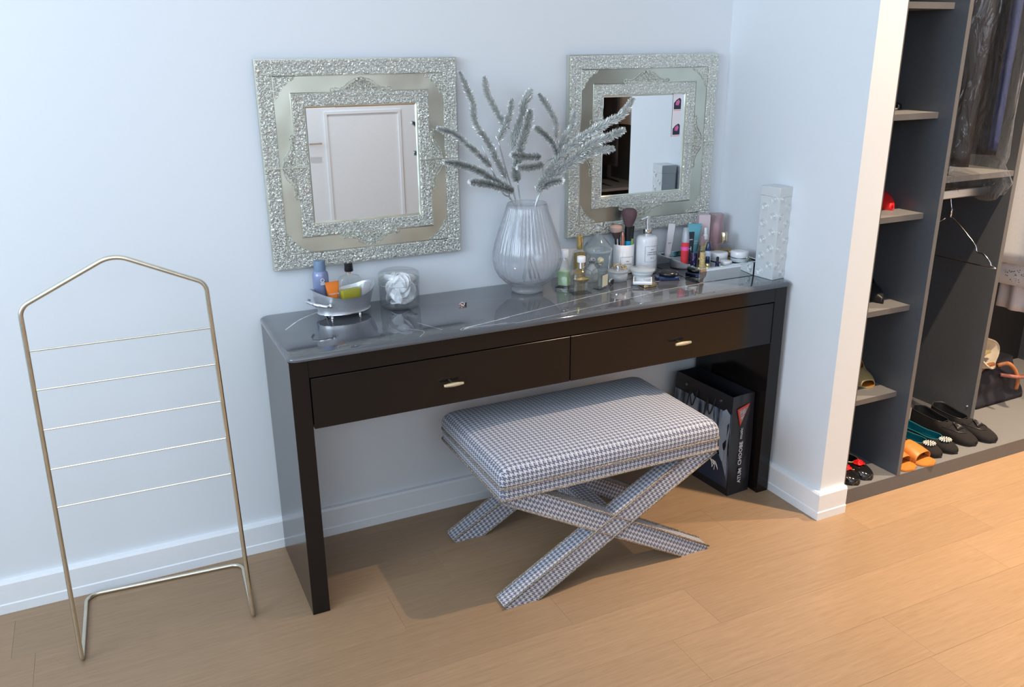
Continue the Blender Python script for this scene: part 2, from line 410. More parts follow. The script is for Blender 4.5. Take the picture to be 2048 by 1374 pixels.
def floor():
    fl = struct('floor', box(B(), XL-0.1, XR+0.1, YB-0.1, 0.1, -0.06, -0.014), M['gap'])
    rnd = random.Random(3)
    shared = {}
    k = 0
    y = -0.065+0.17
    rows = []
    while y > YB: rows.append((y-0.17, y)); y -= 0.17
    starts = {0: 0.55, 1: -0.737, 2: 0.405, 3: 0.21, 4: 0.62, 5: 0.98-0.0, 6: 0.82, 7: 0.30}
    for r, (y0, y1) in enumerate(rows):
        st = starts.get(r, rnd.uniform(0, 1.087)); x = st-1.087*6
        while x < XR+0.1:
            x1 = x+1.087
            a, b = max(x, XL-0.05), min(x1, XR+0.05); x = x1
            if b-a < 0.03: continue
            yy0, yy1 = max(y0, YB-0.05), min(y1, 0.0)
            key = (round(b-a, 3), round(yy1-yy0, 3))
            if key not in shared:
                bm = box(B(), 0, b-a-0.0003, 0, yy1-yy0-0.0003, -0.014, 0)
                es = [e for e in bm.edges if all(v.co.z > -0.001 for v in e.verts)]
                bmesh.ops.bevel(bm, geom=es, offset=0.0003, segments=1, affect='EDGES')
                o = build('plank', bm, M['wood'], fl); shared[key] = o.data
            else:
                o = bpy.data.objects.new('plank', shared[key]); COL.objects.link(o); o.parent = fl
            o.location = (a, yy0, 0)
floor()

def skirting(name, a, b, nrm):
    """baseboard from a to b (xy) with outward normal nrm; top height 95 mm"""
    prof = [(0, 0), (0.019, 0), (0.019, 0.027), (0.0165, 0.030), (0.0165, 0.088), (0.013, 0.095), (0, 0.096)]
    bm = B(); rs = []
    for (px, py), k in ((a, 0), (b, 1)):
        rs.append([(px+nrm[k][0]*d, py+nrm[k][1]*d, z) for d, z in prof])
    rings(bm, rs); return struct(name, bm, M['trim'])
skirting('baseboard_back', (XL, 0), (WX, 0), ((0, -1), (-1, -1)))
skirting('baseboard_right', (WX, 0), (WX, PY), ((-1, -1), (-1, -1)))
skirting('baseboard_stub', (WX, PY), (PX, PY), ((-1, -1), (0, -1)))
skirting('baseboard_left', (XL, YB), (XL, 0), ((1, 0), (1, -1)))

# opposite side of the room, seen only in the mirrors: white panelled door and a wardrobe
def far_side():
    d = struct('door_1', box(B(), 0.92, 1.88, YB+0.002, YB+0.042, 0.0, 2.1), M['trim'])
    b = B()
    for x0, x1 in ((1.12, 1.68),):
        for z0, z1 in ((0.16, 1.05), (1.2, 1.98)):
            t = 0.02
            box(b, x0, x1, YB+0.042, YB+0.05, z0, z0+t); box(b, x0, x1, YB+0.042, YB+0.05, z1-t, z1)
            box(b, x0, x0+t, YB+0.042, YB+0.05, z0+t, z1-t); box(b, x1-t, x1, YB+0.042, YB+0.05, z0+t, z1-t)
    build('panel_moulding', b, M['trim'], d)
    h = B(); tube(h, fillet([(0.97, YB+0.04, 0.84), (0.97, YB+0.095, 0.84), (1.08, YB+0.095, 0.84)], 0.012), 0.009)
    build('door_handle', h, M['chrome'], d, smooth=True)
    t = B(); box(t, 0.82, 0.92, YB, YB+0.06, 0, 2.2); box(t, 1.88, 1.98, YB, YB+0.06, 0, 2.2); box(t, 0.92, 1.88, YB, YB+0.06, 2.1, 2.2)
    struct('trim_1', t, M['trim'])
    w_ = empty('wardrobe', (0, 0, 0), 'dark open wardrobe reflected in the left of the right-hand mirror, white clothes inside', 'wardrobe')
    x0, x1, y0, y1 = 2.3, 4.2, YB+0.01, YB+0.62
    for xx in (x0, 2.9, 3.5, x1-0.02): build('divider', box(B(), xx, xx+0.02, y0, y1, 0.06, 2.3), M['closet'], w_)
    build('back_panel', box(B(), x0, x1, y0, y0+0.01, 0, 2.3), M['closet'], w_)
    build('plinth', box(B(), x0, x1, y0, y1, 0, 0.06), M['closet'], w_)
    build('top_panel', box(B(), x0, x1, y0, y1, 2.3, 2.32), M['closet'], w_)
    for z in (0.45, 0.95): build('shelf', box(B(), 2.32, 2.9, y0+0.01, y1-0.04, z, z+0.02), M['closet'], w_)
    for xx in (2.9, 3.5): build('shelf', box(B(), xx+0.02, xx+0.6, y0+0.01, y1-0.04, 0.42, 0.44), M['closet'], w_)
    rb = B(); tube(rb, [(2.32, YB+0.33, 1.75), (4.18, YB+0.33, 1.75)], 0.012, 10); build('hanging_rail', rb, M['chrome'], w_, smooth=True)
far_side()

# ceiling downlights (give off the warm light)
M['bulb'] = P('lamp_glow', (1, 0.8, 0.6), 0.5, emit=(1.0, 0.72, 0.42), es=12)
def downlights():
    t = None
    for i, (lx, ly, lp) in enumerate(LAMPS):
        if t is None:
            t = empty('ceiling_light', (lx, ly, ZC), 'recessed round ceiling light nearest the stub wall', 'ceiling light', group='recessed ceiling lights')
            b = B(); lathe(b, [(0.045, 0), (0.045, -0.006), (0.034, -0.008), (0.030, 0)], 24, cap0=False, cap1=False); build('ring', b, M['chrome'], t, smooth=True)
            b = B(); lathe(b, [(0.0, -0.001), (0.030, -0.001), (0.030, -0.004), (0.0, -0.004)], 24, cap0=False, cap1=False); build('lens', b, M['bulb'], t)
        else:
            c = copy_tree(t); c.location = (lx, ly, ZC); c['label'] = ['', 'recessed round ceiling light over the wardrobe hanging bays', 'recessed round ceiling light in the middle of the room'][i]
downlights()

# ------------------------------------------------------------------ desk
DL, DY = 1.588, -0.399
def desk():
    d = empty('vanity_desk', (0, 0, 0), 'long dark brown lacquered dressing table with two drawers against the wall', 'desk')
    t = 0.047; zt = 0.735
    for x0 in (0, DL-t): build('side_panel', box(B(), x0, x0+t, DY, -0.021, 0, zt, 0.0008, 1), M['desk'], d)
    build('top_panel', box(B(), t, DL-t, DY, -0.003, 0.689, zt, 0.0006, 1), M['desk'], d)
    build('back_panel', box(B(), t, DL-t, -0.020, -0.003, 0.549, 0.689), M['desk'], d)
    build('bottom_panel', box(B(), t, DL-t, DY+0.03, -0.020, 0.549, 0.556), M['desk'], d)
    mid = DL/2
    for x0, x1 in ((t+0.003, mid-0.0015), (mid+0.0015, DL-t-0.003)):
        o = build('drawer', box(B(), x0, x1, DY, DY+0.02, 0.5485, 0.6855, 0.0008, 1), M['desk'], d)
        bx = B(); box(bx, x0+0.01, x1-0.01, DY+0.02, -0.03, 0.558, 0.562); box(bx, x0+0.01, x0+0.02, DY+0.02, -0.03, 0.562, 0.66); box(bx, x1-0.02, x1-0.01, DY+0.02, -0.03, 0.562, 0.66)
        build('drawer_box', bx, M['gap'], o)
        cx = 0.425 if x0 < 0.5 else 1.175
        h = B()
        n = 14; prof = []
        for k in range(n+1):
            s = k/n; prof.append((0.0062-0.0022*abs(2*s-1)**1.5, (s-0.5)*0.056))
        lathe(h, prof, 14)
        xform(h, Matrix.Translation((cx, DY-0.021, 0.612)) @ Matrix.Rotation(PI/2, 4, 'Y'))
        ho = build('drawer_handle', h, M['handle'], o, smooth='all'); ho['label'] = 'textured pale gold bar handle'
        k = B(); lathe(k, [(0.0045, 0), (0.0035, 0.008), (0.004, 0.018)], 12); xform(k, Matrix.Translation((cx, DY, 0.612)) @ Matrix.Rotation(PI/2, 4, 'X'))
        build('handle_post', k, M['palegold'], o, smooth=True)
M['handle'] = emboss_mat('handle_gold', (0.85, 0.72, 0.48), 420, 0.3, 0.8, 0.001)
desk()
def stone_top():
    bm = B(); x0, x1, y0, y1, z0, z1 = -0.002, 1.606, -0.405, -0.002, 0.7355, 0.750
    # rounded front and side edges
    cx, cy = (x0+x1)/2, (y0+y1)/2; hx, hy = (x1-x0)/2, (y1-y0)/2
    secs = []
    for k in range(7):
        a = PI/2*k/6; secs.append((z0+0.0045+0.010*math.sin(a), hx-0.010*(1-math.cos(a)), hy-0.010*(1-math.cos(a)), 0.022))
    secs = [(z0, hx-0.003, hy-0.003, 0.022), (z0+0.001, hx-0.0005, hy-0.0005, 0.022)]+secs
    rloft(bm, secs, 6, cx, cy)
    o = build('stone_top', bm, M['stone'], None, smooth=True)
    tag(o, 'polished grey marble slab with white veins lying on the dark dressing table', 'worktop')
    # veins: flush inlays in the stone, hair-thin
    def vein(pts, w0):
        p = smooth_path([(x, y, 0) for x, y in pts], 8); n = len(p); v = B(); a = []; rnd = random.Random(5)
        for i, q in enumerate(p):
            t = (p[min(i+1, n-1)]-p[max(i-1, 0)]).normalized(); nn = Vector((-t.y, t.x, 0))
            wd = w0*(0.65+0.6*rnd.random())*(0.35+0.65*math.sin(PI*(i+0.5)/n)**0.4)
            a.append((q+nn*wd, q-nn*wd))
        rings(v, [[(l.x, l.y, 0.74995), (l.x, l.y, 0.75006), (r.x, r.y, 0.75006), (r.x, r.y, 0.74995)] for l, r in a])
        build('vein', v, M['vein'], o)
    vein([(0.60, -0.385), (0.50, -0.378), (0.468, -0.388), (0.475, -0.372), (0.56, -0.352), (0.70, -0.318), (0.84, -0.282), (1.00, -0.245), (1.25, -0.202), (1.42, -0.196), (1.60, -0.17)], 0.0012)
    vein([(0.475, -0.380), (0.50, -0.368), (0.56, -0.354), (0.63, -0.338)], 0.0035)
    vein([(0.62, -0.398), (0.80, -0.372), (1.0, -0.336), (1.18, -0.30), (1.32, -0.29), (1.59, -0.26)], 0.0009)
    vein([(0.04, -0.17), (0.10, -0.09), (0.18, -0.03)], 0.002)
    vein([(0.33, -0.30), (0.37, -0.35), (0.345, -0.39)], 0.0006)
    vein([(0.38, -0.27), (0.42, -0.36)], 0.0006)
stone_top()

# ------------------------------------------------------------------ mirrors
SM = 0.565
def scroll_crest():
    """embossed bell-shaped crest in local coords: base along x, rising in +z, proud in -y"""
    bm = B(); top = []; n = 18
    def h(x):
        s = abs(x)/0.080; return 0.034*math.exp(-(s*2.5)**2)+0.0035
    for i in range(n+1):
        x = -0.080+0.160*i/n; top.append((x, h(x)))
    pts = [(-0.080, 0)]+top+[(0.080, 0)]
    poly_prism(bm, list(reversed(pts)), 'y', -0.0015, 0)
    return bm, top
def mirror(root_loc, label):
    t = empty('wall_mirror', root_loc, label, 'mirror')
    s = SM; D = 0.020
    # local frame: x 0..s, z -s..0, wall at y=0, front at y=-0.02
    b = B(); g0, g1 = 0.123, s-0.123
    for (a0, a1, c0, c1) in ((0, s, -s, -g1), (0, s, -g0, 0), (0, g0, -g1, -g0), (g1, s, -g1, -g0)):
        box(b, a0, a1, -D, -0.001, c0, c1)
    bmesh.ops.remove_doubles(b, verts=b.verts, dist=1e-5)
    build('frame_plate', b, M['plate'], t)
    def band(name, o0, w_, mat, h=0.0035):
        # four mitred strips, slightly crowned
        b = B(); i0, i1 = o0, s-o0; j0, j1 = o0+w_, s-o0-w_
        prof = [(0.0, 0.0), (0.03, h*0.7), (0.12, h), (0.45, h*0.75), (0.5, h*0.55), (0.55, h*0.75), (0.9, h), (0.97, h*0.6), (1.0, 0)]
        loops = []
        for f, hh in prof:
            a = o0+w_*f; c = s-a
            loops.append([(a, -D-hh, -a), (c, -D-hh, -a), (c, -D-hh, -c), (a, -D-hh, -c)])
        # subdivide each side for clean shading
        rings(b, loops, False, False)
        return build(name, b, mat, t)
    band('outer_band', 0.0015, 0.041, M['emboss'])
    band('inner_band', 0.088, 0.034, M['emboss'])
    # thin raised rims either side of the bands
    for nm, a in (('rim', 0.0435), ('rim', 0.0865)):
        r = B(); c = s-a; tube(r, [(a, -D-0.0005, -a), (c, -D-0.0005, -a), (c, -D-0.0005, -c), (a, -D-0.0005, -c)], 0.0014, 6, closed=True); build(nm, r, M['plate'], t, smooth=True)
    # corners
    for k in range(4):
        b = B(); e = 0.058; pts = [(0, 0), (e, 0), (e-0.003, 0.005)]
        for q in range(1, 12):
            u = q/12; sc = 0.0035*abs(math.sin(u*PI*4)); px = e*(1-u)*0.92+0.002; pz = e*u*0.92+0.002
            bow = 0.006*math.sin(u*PI); px += -bow+sc; pz += -bow+sc
            pts.append((px, pz))
        pts += [(0.005, e-0.003), (0, e)]
        poly_prism(b, list(reversed([(x, -z) for x, z in pts])), 'y', -0.0018, 0)
        tube(b, [(x, -0.002, -z) for x, z in pts[1:]], 0.0009, 5)
        m = Matrix.Translation((s/2, -D, -s/2)) @ Matrix.Rotation(k*PI/2, 4, 'Y') @ Matrix.Translation((-s/2+0.0445, 0, s/2-0.0445))
        xform(b, m); build('corner_ornament', b, M['emboss'], t)
    # crests on each side, base against the inner band
    for k in range(4):
        b, top = scroll_crest()
        tube(b, [(x, -0.002, z+0.001) for x, z in top], 0.0013, 6)
        for sx in (-1, 1):
            tube(b, smooth_path([(sx*0.012, -0.002, 0.036), (sx*0.030, -0.0022, 0.029), (sx*0.050, -0.0022, 0.014), (sx*0.066, -0.0022, 0.010), (sx*0.079, -0.0022, 0.013)], 5), 0.0013, 6)
            tube(b, smooth_path([(sx*0.010, -0.002, 0.030), (sx*0.027, -0.0022, 0.023), (sx*0.046, -0.0022, 0.010), (sx*0.064, -0.0022, 0.006)], 5), 0.0009, 5)
        tube(b, [(0, -0.0025, 0.002), (0, -0.0025, 0.037)], 0.0014, 6)
        for sx in (-1, 1):
            tube(b, [(sx*0.082+0.0052*math.cos(a), -0.0025, 0.006+0.0052*math.sin(a)) for a in [2*PI*q/12 for q in range(12)]], 0.0014, 6, closed=True)
            tube(b, [(sx*(0.014+0.0055*math.cos(a)), -0.0022, 0.012+0.0055*math.sin(a)) for a in [2*PI*q/12 for q in range(12)]], 0.0010, 6, closed=True)
            tube(b, [(sx*(0.032+0.004*math.cos(a)), -0.0022, 0.009+0.004*math.sin(a)) for a in [2*PI*q/12 for q in range(12)]], 0.0009, 6, closed=True)
        m = Matrix.Translation((s/2, -D, -s/2)) @ Matrix.Rotation(k*PI/2, 4, 'Y') @ Matrix.Translation((0, 0, s/2-0.087))
        xform(b, m); build('crest_ornament', b, M['emboss'], t)
    # joints half-way up each side
    for a0, a1 in ((0.001, 0.122), (s-0.122, s-0.001)): build('frame_joint', box(B(), a0, a1, -D-0.0041, -D, -s/2-0.001, -s/2+0.001), M['plate'], t)
    # bevelled mirror pane
    g = B(); rloft(g, [(0, (g1-g0)/2, (g1-g0)/2, 0.0001), (0.002, (g1-g0)/2-0.005, (g1-g0)/2-0.005, 0.0001)], 0)
    xform(g, Matrix.Translation((s/2, -0.013, -s/2)) @ Matrix.Rotation(PI/2, 4, 'X'))
    build('mirror_glass', g, M['mirror'], t)
    return t
m1 = mirror((0.052, 0, 1.442), 'square mirror in embossed silver frame above the silver oval basket')
m2 = copy_tree(m1); m2.location = (0.989, 0, 1.443)
m2['label'] = 'square mirror in embossed silver frame above the perfume bottles, near the corner'
def photo_strip():
    t = empty('photo_strip', (0.989+SM-0.123-0.050, -0.0158, 1.443-0.1235), 'white strip with two small dark and pink pictures on the right-hand mirror glass', 'photo')
    build('paper', box(B(), 0, 0.034, -0.0008, 0, -0.138, 0), M['paper'], t)
    for k in (0, 1):
        z = -0.050-k*0.082
        pic = build('picture', poly_prism(B(), [(0.004, z), (0.032, z), (0.032, z+0.030), (0.026, z+0.036), (0.014, z+0.030), (0.004, z+0.020)], 'y', -0.0012, -0.0008), M['pic_dark'], t)
        build('picture_detail', poly_prism(B(), [(0.010, z+0.014), (0.022, z+0.012), (0.027, z+0.024), (0.022, z+0.031), (0.012, z+0.024)], 'y', -0.0016, -0.0012), M['pic_pink'], pic)
        build('picture_stripe', box(B(), 0.003, 0.033, -0.0012, -0.0008, z-0.005, z-0.002), M['pic_rose'], t)
M['paper'] = P('white_photo_paper', (0.82, 0.78, 0.80), 0.3)
M['pic_dark'] = P('print_dark', (0.02, 0.025, 0.05), 0.3); M['pic_pink'] = noise_mat('print_pink', (0.75, 0.06, 0.25), (0.55, 0.25, 0.45), 120, 0.3); M['pic_rose'] = P('print_rose', (0.8, 0.45, 0.42), 0.3)
photo_strip()

# ------------------------------------------------------------------ gold rack
def rack():
    t = empty('clothes_rack', (-0.36, -0.2, 0), 'slim champagne gold metal clothes stand with five rungs leaning by the wall', 'clothes rack')
    o = Vector((0.36, 0.2, 0)); r = 0.0056; z = r
    pts = [(-0.572, -0.330, z), (-0.553, -0.330, 0.935), (-0.352, -0.330, 1.034), (-0.162, -0.333, 0.945),
           (-0.150, -0.338, z), (-0.137, -0.062, z), (-0.560, -0.033, z)]
    p = fillet([Vector(q)+o for q in pts], [0.012, 0.035, 0.07, 0.03, 0.012, 0.035, 0.035], 8, closed=True)
    b = B(); tube(b, p, r, 10, closed=True); build('frame_tube', b, M['brass'], t, smooth='all')
    for zz in (0.834, 0.7405, 0.642, 0.5415, 0.4415):
        b = B(); f = zz/0.935
        tube(b, [Vector((-0.572+0.019*f, -0.330, zz))+o, Vector((-0.150-0.012*f, -0.335, zz))+o], 0.0024, 8); build('rung', b, M['brass'], t, smooth=True)
rack()

# ------------------------------------------------------------------ stool
def stool():
    t = empty('stool', (0.828, -0.394, 0), 'rectangular houndstooth upholstered stool on two crossed legs in front of the desk', 'stool')
    hx, hy = 0.353, 0.217
    def R0(bm): return boxuv(bm)
    b = B()
    secs = [(0.3405, hx, hy, 0.014), (0.350, hx+0.001, hy+0.001, 0.014), (0.374, hx+0.001, hy+0.001, 0.014)]
    rloft(b, secs, 5); R0(b); build('seat_base', b, M['tooth'], t, smooth=True)
    b = B(); secs = []
    for z, i, r in ((0.374, 0.000, 0.014), (0.385, -0.003, 0.016), (0.402, -0.003, 0.018), (0.414, 0.001, 0.02), (0.424, 0.008, 0.024), (0.4305, 0.018, 0.03), (0.4345, 0.034, 0.04), (0.438, 0.06, 0.05), (0.441, 0.10, 0.06), (0.443, 0.15, 0.05), (0.4435, 0.20, 0.012)):
        secs.append((z, hx-i, hy-i, r))
    rloft(b, secs, 5)
    bmesh.ops.triangulate(b, faces=[f for f in b.faces if len(f.verts) > 4])
    R0(b); build('seat_cushion', b, M['tooth'], t, smooth='all')
    b = B()
    for z, g in ((0.3415, 0.0025), (0.376, 0.0025)):
        tube(b, [(x, y, z) for x, y in rrect(hx+g, hy+g, 0.014, 4)], 0.0036, 6, closed=True)
    build('piping', b, M['cord'], t, smooth='all')
    # crossed legs: pair at front and back
    zt = 0.341; fw = 0.104; x_in = 0.348
    for yc in (-0.187, 0.190):
        for sgn in (1, -1):
            # foot on the -sgn side, head on the +sgn side
            x0, x1 = -x_in*sgn, (-x_in+fw)*sgn; x3, x2 = x_in*sgn, (x_in-fw)*sgn
            dy = 0.027-(0.0015 if sgn < 0 else 0)
            ang = math.atan2(zt, (x2-x0)); c_, s_ = math.cos(ang), math.sin(ang)
            ux = Vector((c_, 0, s_)); uz = Vector((-s_, 0, c_))
            tip = 0.012  # blunt tip at the foot and head
            q = [(x0+tip*0.0, 0.010), (x0+0.016*sgn, 0.0), (x1, 0), (x3, zt-0.0), (x3-0.016*sgn, zt), (x2, zt)]
            q = [(x0, 0.0085), (x0+0.008*sgn, 0.0), (x1, 0.0), (x3, zt-0.010), (x3, zt), (x2, zt)]
            b = B(); poly_prism(b, q, 'y', yc-dy, yc+dy)
            bmesh.ops.recalc_face_normals(b, faces=b.faces)
            boxuv(b, 1.0, Matrix((ux, Vector((0, 1, 0)), uz)))
            lg = build('leg', b, M['tooth'], t)
            pb = B()
            for yy in (yc-dy-0.0005, yc+dy+0.0005):
                tube(pb, [(x0+0.0*sgn, yy, 0.010), (x2, yy, zt)], 0.0034, 6); tube(pb, [(x1, yy, 0.002), (x3, yy, zt-0.010)], 0.0034, 6)
            for a, c in (((x0, 0.0095), (x2, zt)),):
                pass
            build('piping', pb, M['cord'], lg, smooth='all')
    b = box(B(), -0.028, 0.028, -0.162, 0.165, 0.146, 0.196, 0.003, 1); boxuv(b); build('stretcher', b, M['tooth'], t)
    b = B(); rnd = random.Random(12)
    for k in range(6):
        p0 = Vector((0.318+0.004*k, -0.2225, 0.322-0.003*k)); tube(b, smooth_path([p0, p0+Vector((0.004, -0.004, -0.012)), p0+Vector((rnd.uniform(-0.004, 0.016), -0.006, -rnd.uniform(0.016, 0.034)))], 3), 0.0003, 4)
    th = build('loose_threads', b, M['white_plastic'], t); th['kind'] = 'stuff'
stool()

# ------------------------------------------------------------------ vase and tinsel branches
VC = (0.797, -0.114)
def vase():
    t = empty('vase', (VC[0], VC[1], 0.75), 'large clear ribbed glass vase holding silver branches between the two mirrors', 'vase')
    out = [(0.046, 0.0015), (0.0495, 0.004), (0.050, 0.010), (0.0475, 0.018), (0.052, 0.023), (0.070, 0.034), (0.088, 0.052), (0.100, 0.074), (0.1055, 0.098), (0.105, 0.122),
           (0.099, 0.150), (0.088, 0.185), (0.077, 0.215), (0.068, 0.242), (0.062, 0.262), (0.0595, 0.274)]
    inn = [(0.0565, 0.2745), (0.0575, 0.262), (0.0635, 0.242), (0.0725, 0.215), (0.0835, 0.185), (0.0945, 0.150), (0.1005, 0.122), (0.101, 0.098), (0.0955, 0.074), (0.083, 0.052), (0.064, 0.036), (0.035, 0.028), (0.001, 0.026)]
    b = B(); seg = 230
    def ring(r, z, rib):
        o = []
        for i in range(seg):
            a = 2*PI*i/seg; tw = a
            rr = r+(0.0036*(abs(math.sin(tw*23))-0.5) if rib else 0)
            o.append((rr*math.cos(a), rr*math.sin(a), z))
        return o
    rs = [ring(r, z, 0.020 < z < 0.268) for r, z in out]+[ring(r, z, False) for r, z in inn]
    rings(b, rs, True, True)
    build('vase_body', b, M['ribglass'], t, smooth='all')
def ribglass():
    m = P('ribbed_glass', (0.96, 0.98, 1.0), 0.03, trans=1.0, ior=1.42)
    nt = m.node_tree; out = [n for n in nt.nodes if n.type == 'OUTPUT_MATERIAL'][0]
    ta = N(m, 'ShaderNodeBsdfTranslucent'); ta.inputs[0].default_value = (0.88, 0.92, 0.98, 1); td = N(m, 'ShaderNodeBsdfDiffuse'); td.inputs[0].default_value = (0.88, 0.92, 0.98, 1)
    tl = N(m, 'ShaderNodeMixShader'); L(m, ta.outputs[0], tl.inputs[1]); L(m, td.outputs[0], tl.inputs[2])
    mx = N(m, 'ShaderNodeMixShader'); mx.inputs[0].default_value = 0.22
    tr = N(m, 'ShaderNodeBsdfTransparent'); mx2 = N(m, 'ShaderNodeMixShader'); mx2.inputs[0].default_value = 0.40
    L(m, bsdf(m).outputs[0], mx.inputs[1]); L(m, tl.outputs[0], mx.inputs[2]); L(m, mx.outputs[0], mx2.inputs[1]); L(m, tr.outputs[0], mx2.inputs[2]); L(m, mx2.outputs[0], out.inputs[0])
    return m
M['ribglass'] = thin_glass('ribbed_glass', (0.975, 0.985, 1.0), white=0.22, wcol=(0.90, 0.93, 0.97), refl=1.7, rough=0.13)
vase()
SPIKES = {
'A': [(0.6, -0.09, 1.402), (0.616, -0.095, 1.362), (0.632, -0.1, 1.318), (0.639, -0.105, 1.26), (0.672, -0.11, 1.212), (0.699, -0.115, 1.157), (0.726, -0.12, 1.101)],
'B': [(0.684, -0.07, 1.385), (0.686, -0.083, 1.345), (0.7, -0.095, 1.307), (0.724, -0.107, 1.263), (0.738, -0.12, 1.245)],
'C': [(0.742, -0.13, 1.325), (0.735, -0.127, 1.284), (0.723, -0.123, 1.252), (0.702, -0.12, 1.211)],
'D': [(0.517, -0.12, 1.255), (0.564, -0.12, 1.239), (0.611, -0.12, 1.201), (0.65, -0.12, 1.167), (0.678, -0.12, 1.138)],
'E': [(0.528, -0.14, 1.164), (0.584, -0.135, 1.151), (0.638, -0.13, 1.129), (0.7, -0.125, 1.091), (0.75, -0.12, 1.062)],
'F': [(0.591, -0.17, 1.108), (0.657, -0.145, 1.094), (0.75, -0.12, 1.062)],
'G': [(0.826, -0.08, 1.344), (0.8, -0.09, 1.31), (0.789, -0.1, 1.272), (0.766, -0.11, 1.231), (0.744, -0.12, 1.185)],
'H': [(0.786, -0.16, 1.296), (0.777, -0.15, 1.246), (0.762, -0.14, 1.186), (0.752, -0.13, 1.119), (0.764, -0.12, 1.089)],
'I': [(0.725, -0.16, 1.175), (0.782, -0.14, 1.164), (0.841, -0.12, 1.158)],
'Q': [(0.735, -0.18, 1.141), (0.791, -0.15, 1.134), (0.848, -0.12, 1.136)],
'J': [(0.861, -0.07, 1.334), (0.886, -0.087, 1.291), (0.899, -0.103, 1.252), (0.892, -0.12, 1.208)],
'K': [(0.795, -0.17, 1.25), (0.831, -0.153, 1.229), (0.871, -0.137, 1.198), (0.898, -0.12, 1.161)],
'L': [(1.137, -0.15, 1.316), (1.103, -0.145, 1.271), (1.05, -0.14, 1.247), (0.977, -0.135, 1.212), (0.912, -0.13, 1.167), (0.854, -0.125, 1.1), (0.826, -0.12, 1.053)],
'M': [(1.077, -0.2, 1.231), (1.039, -0.18, 1.213), (0.982, -0.16, 1.187), (0.926, -0.14, 1.14), (0.875, -0.12, 1.098)],
'N': [(1.059, -0.17, 1.174), (1.009, -0.158, 1.17), (0.942, -0.145, 1.14), (0.887, -0.132, 1.104), (0.844, -0.12, 1.068)],
'O': [(0.976, -0.08, 1.278), (0.957, -0.093, 1.237), (0.925, -0.107, 1.207), (0.887, -0.12, 1.141)],
'P': [(0.874, -0.19, 1.096), (0.857, -0.14, 1.082), (0.846, -0.12, 1.062)]}
def sprig(pts, rnd, width=1.0):
    p = smooth_path(pts, 10); b = B(); total = 0; n = len(p)
    for i in range(n-1):
        a, c = p[i], p[i+1]; t = (a-c).normalized(); ln = (a-c).length   # t points to the tip
        q = Vector((0.3, 0.5, 0.8)).cross(t).normalized(); s = t.cross(q)
        cnt = max(3, int(ln*7600*width))
        for k in range(cnt):
            f = rnd.random(); base = a.lerp(c, f); ang = rnd.uniform(0, 2*PI); g = (i+f)/n
            env = min(1, 0.55+g*3) * width
            d = q*math.cos(ang)+s*math.sin(ang); lean = rnd.uniform(0.55, 1.15)
            dr = (d*1.0+t*lean).normalized(); ll = rnd.uniform(0.011, 0.0185)*env; wd = rnd.uniform(0.0009, 0.0015)
            side = dr.cross(d+Vector((rnd.uniform(-.6, .6), rnd.uniform(-.6, .6), rnd.uniform(-.6, .6)))).normalized()*wd
            up = dr.cross(side).normalized()*wd*0.6
            m_ = base+dr*ll*0.62; e = base+dr*ll
            v = [b.verts.new(x) for x in (base, m_+side, m_-side, e, m_+up)]
            b.faces.new((v[0], v[1], v[4])); b.faces.new((v[0], v[4], v[2])); b.faces.new((v[1], v[3], v[4])); b.faces.new((v[2], v[4], v[3]))
    st = B(); tube(st, p, 0.0016, 6, taper=[0.5+0.5*i/n for i in range(n)])
    return b, st
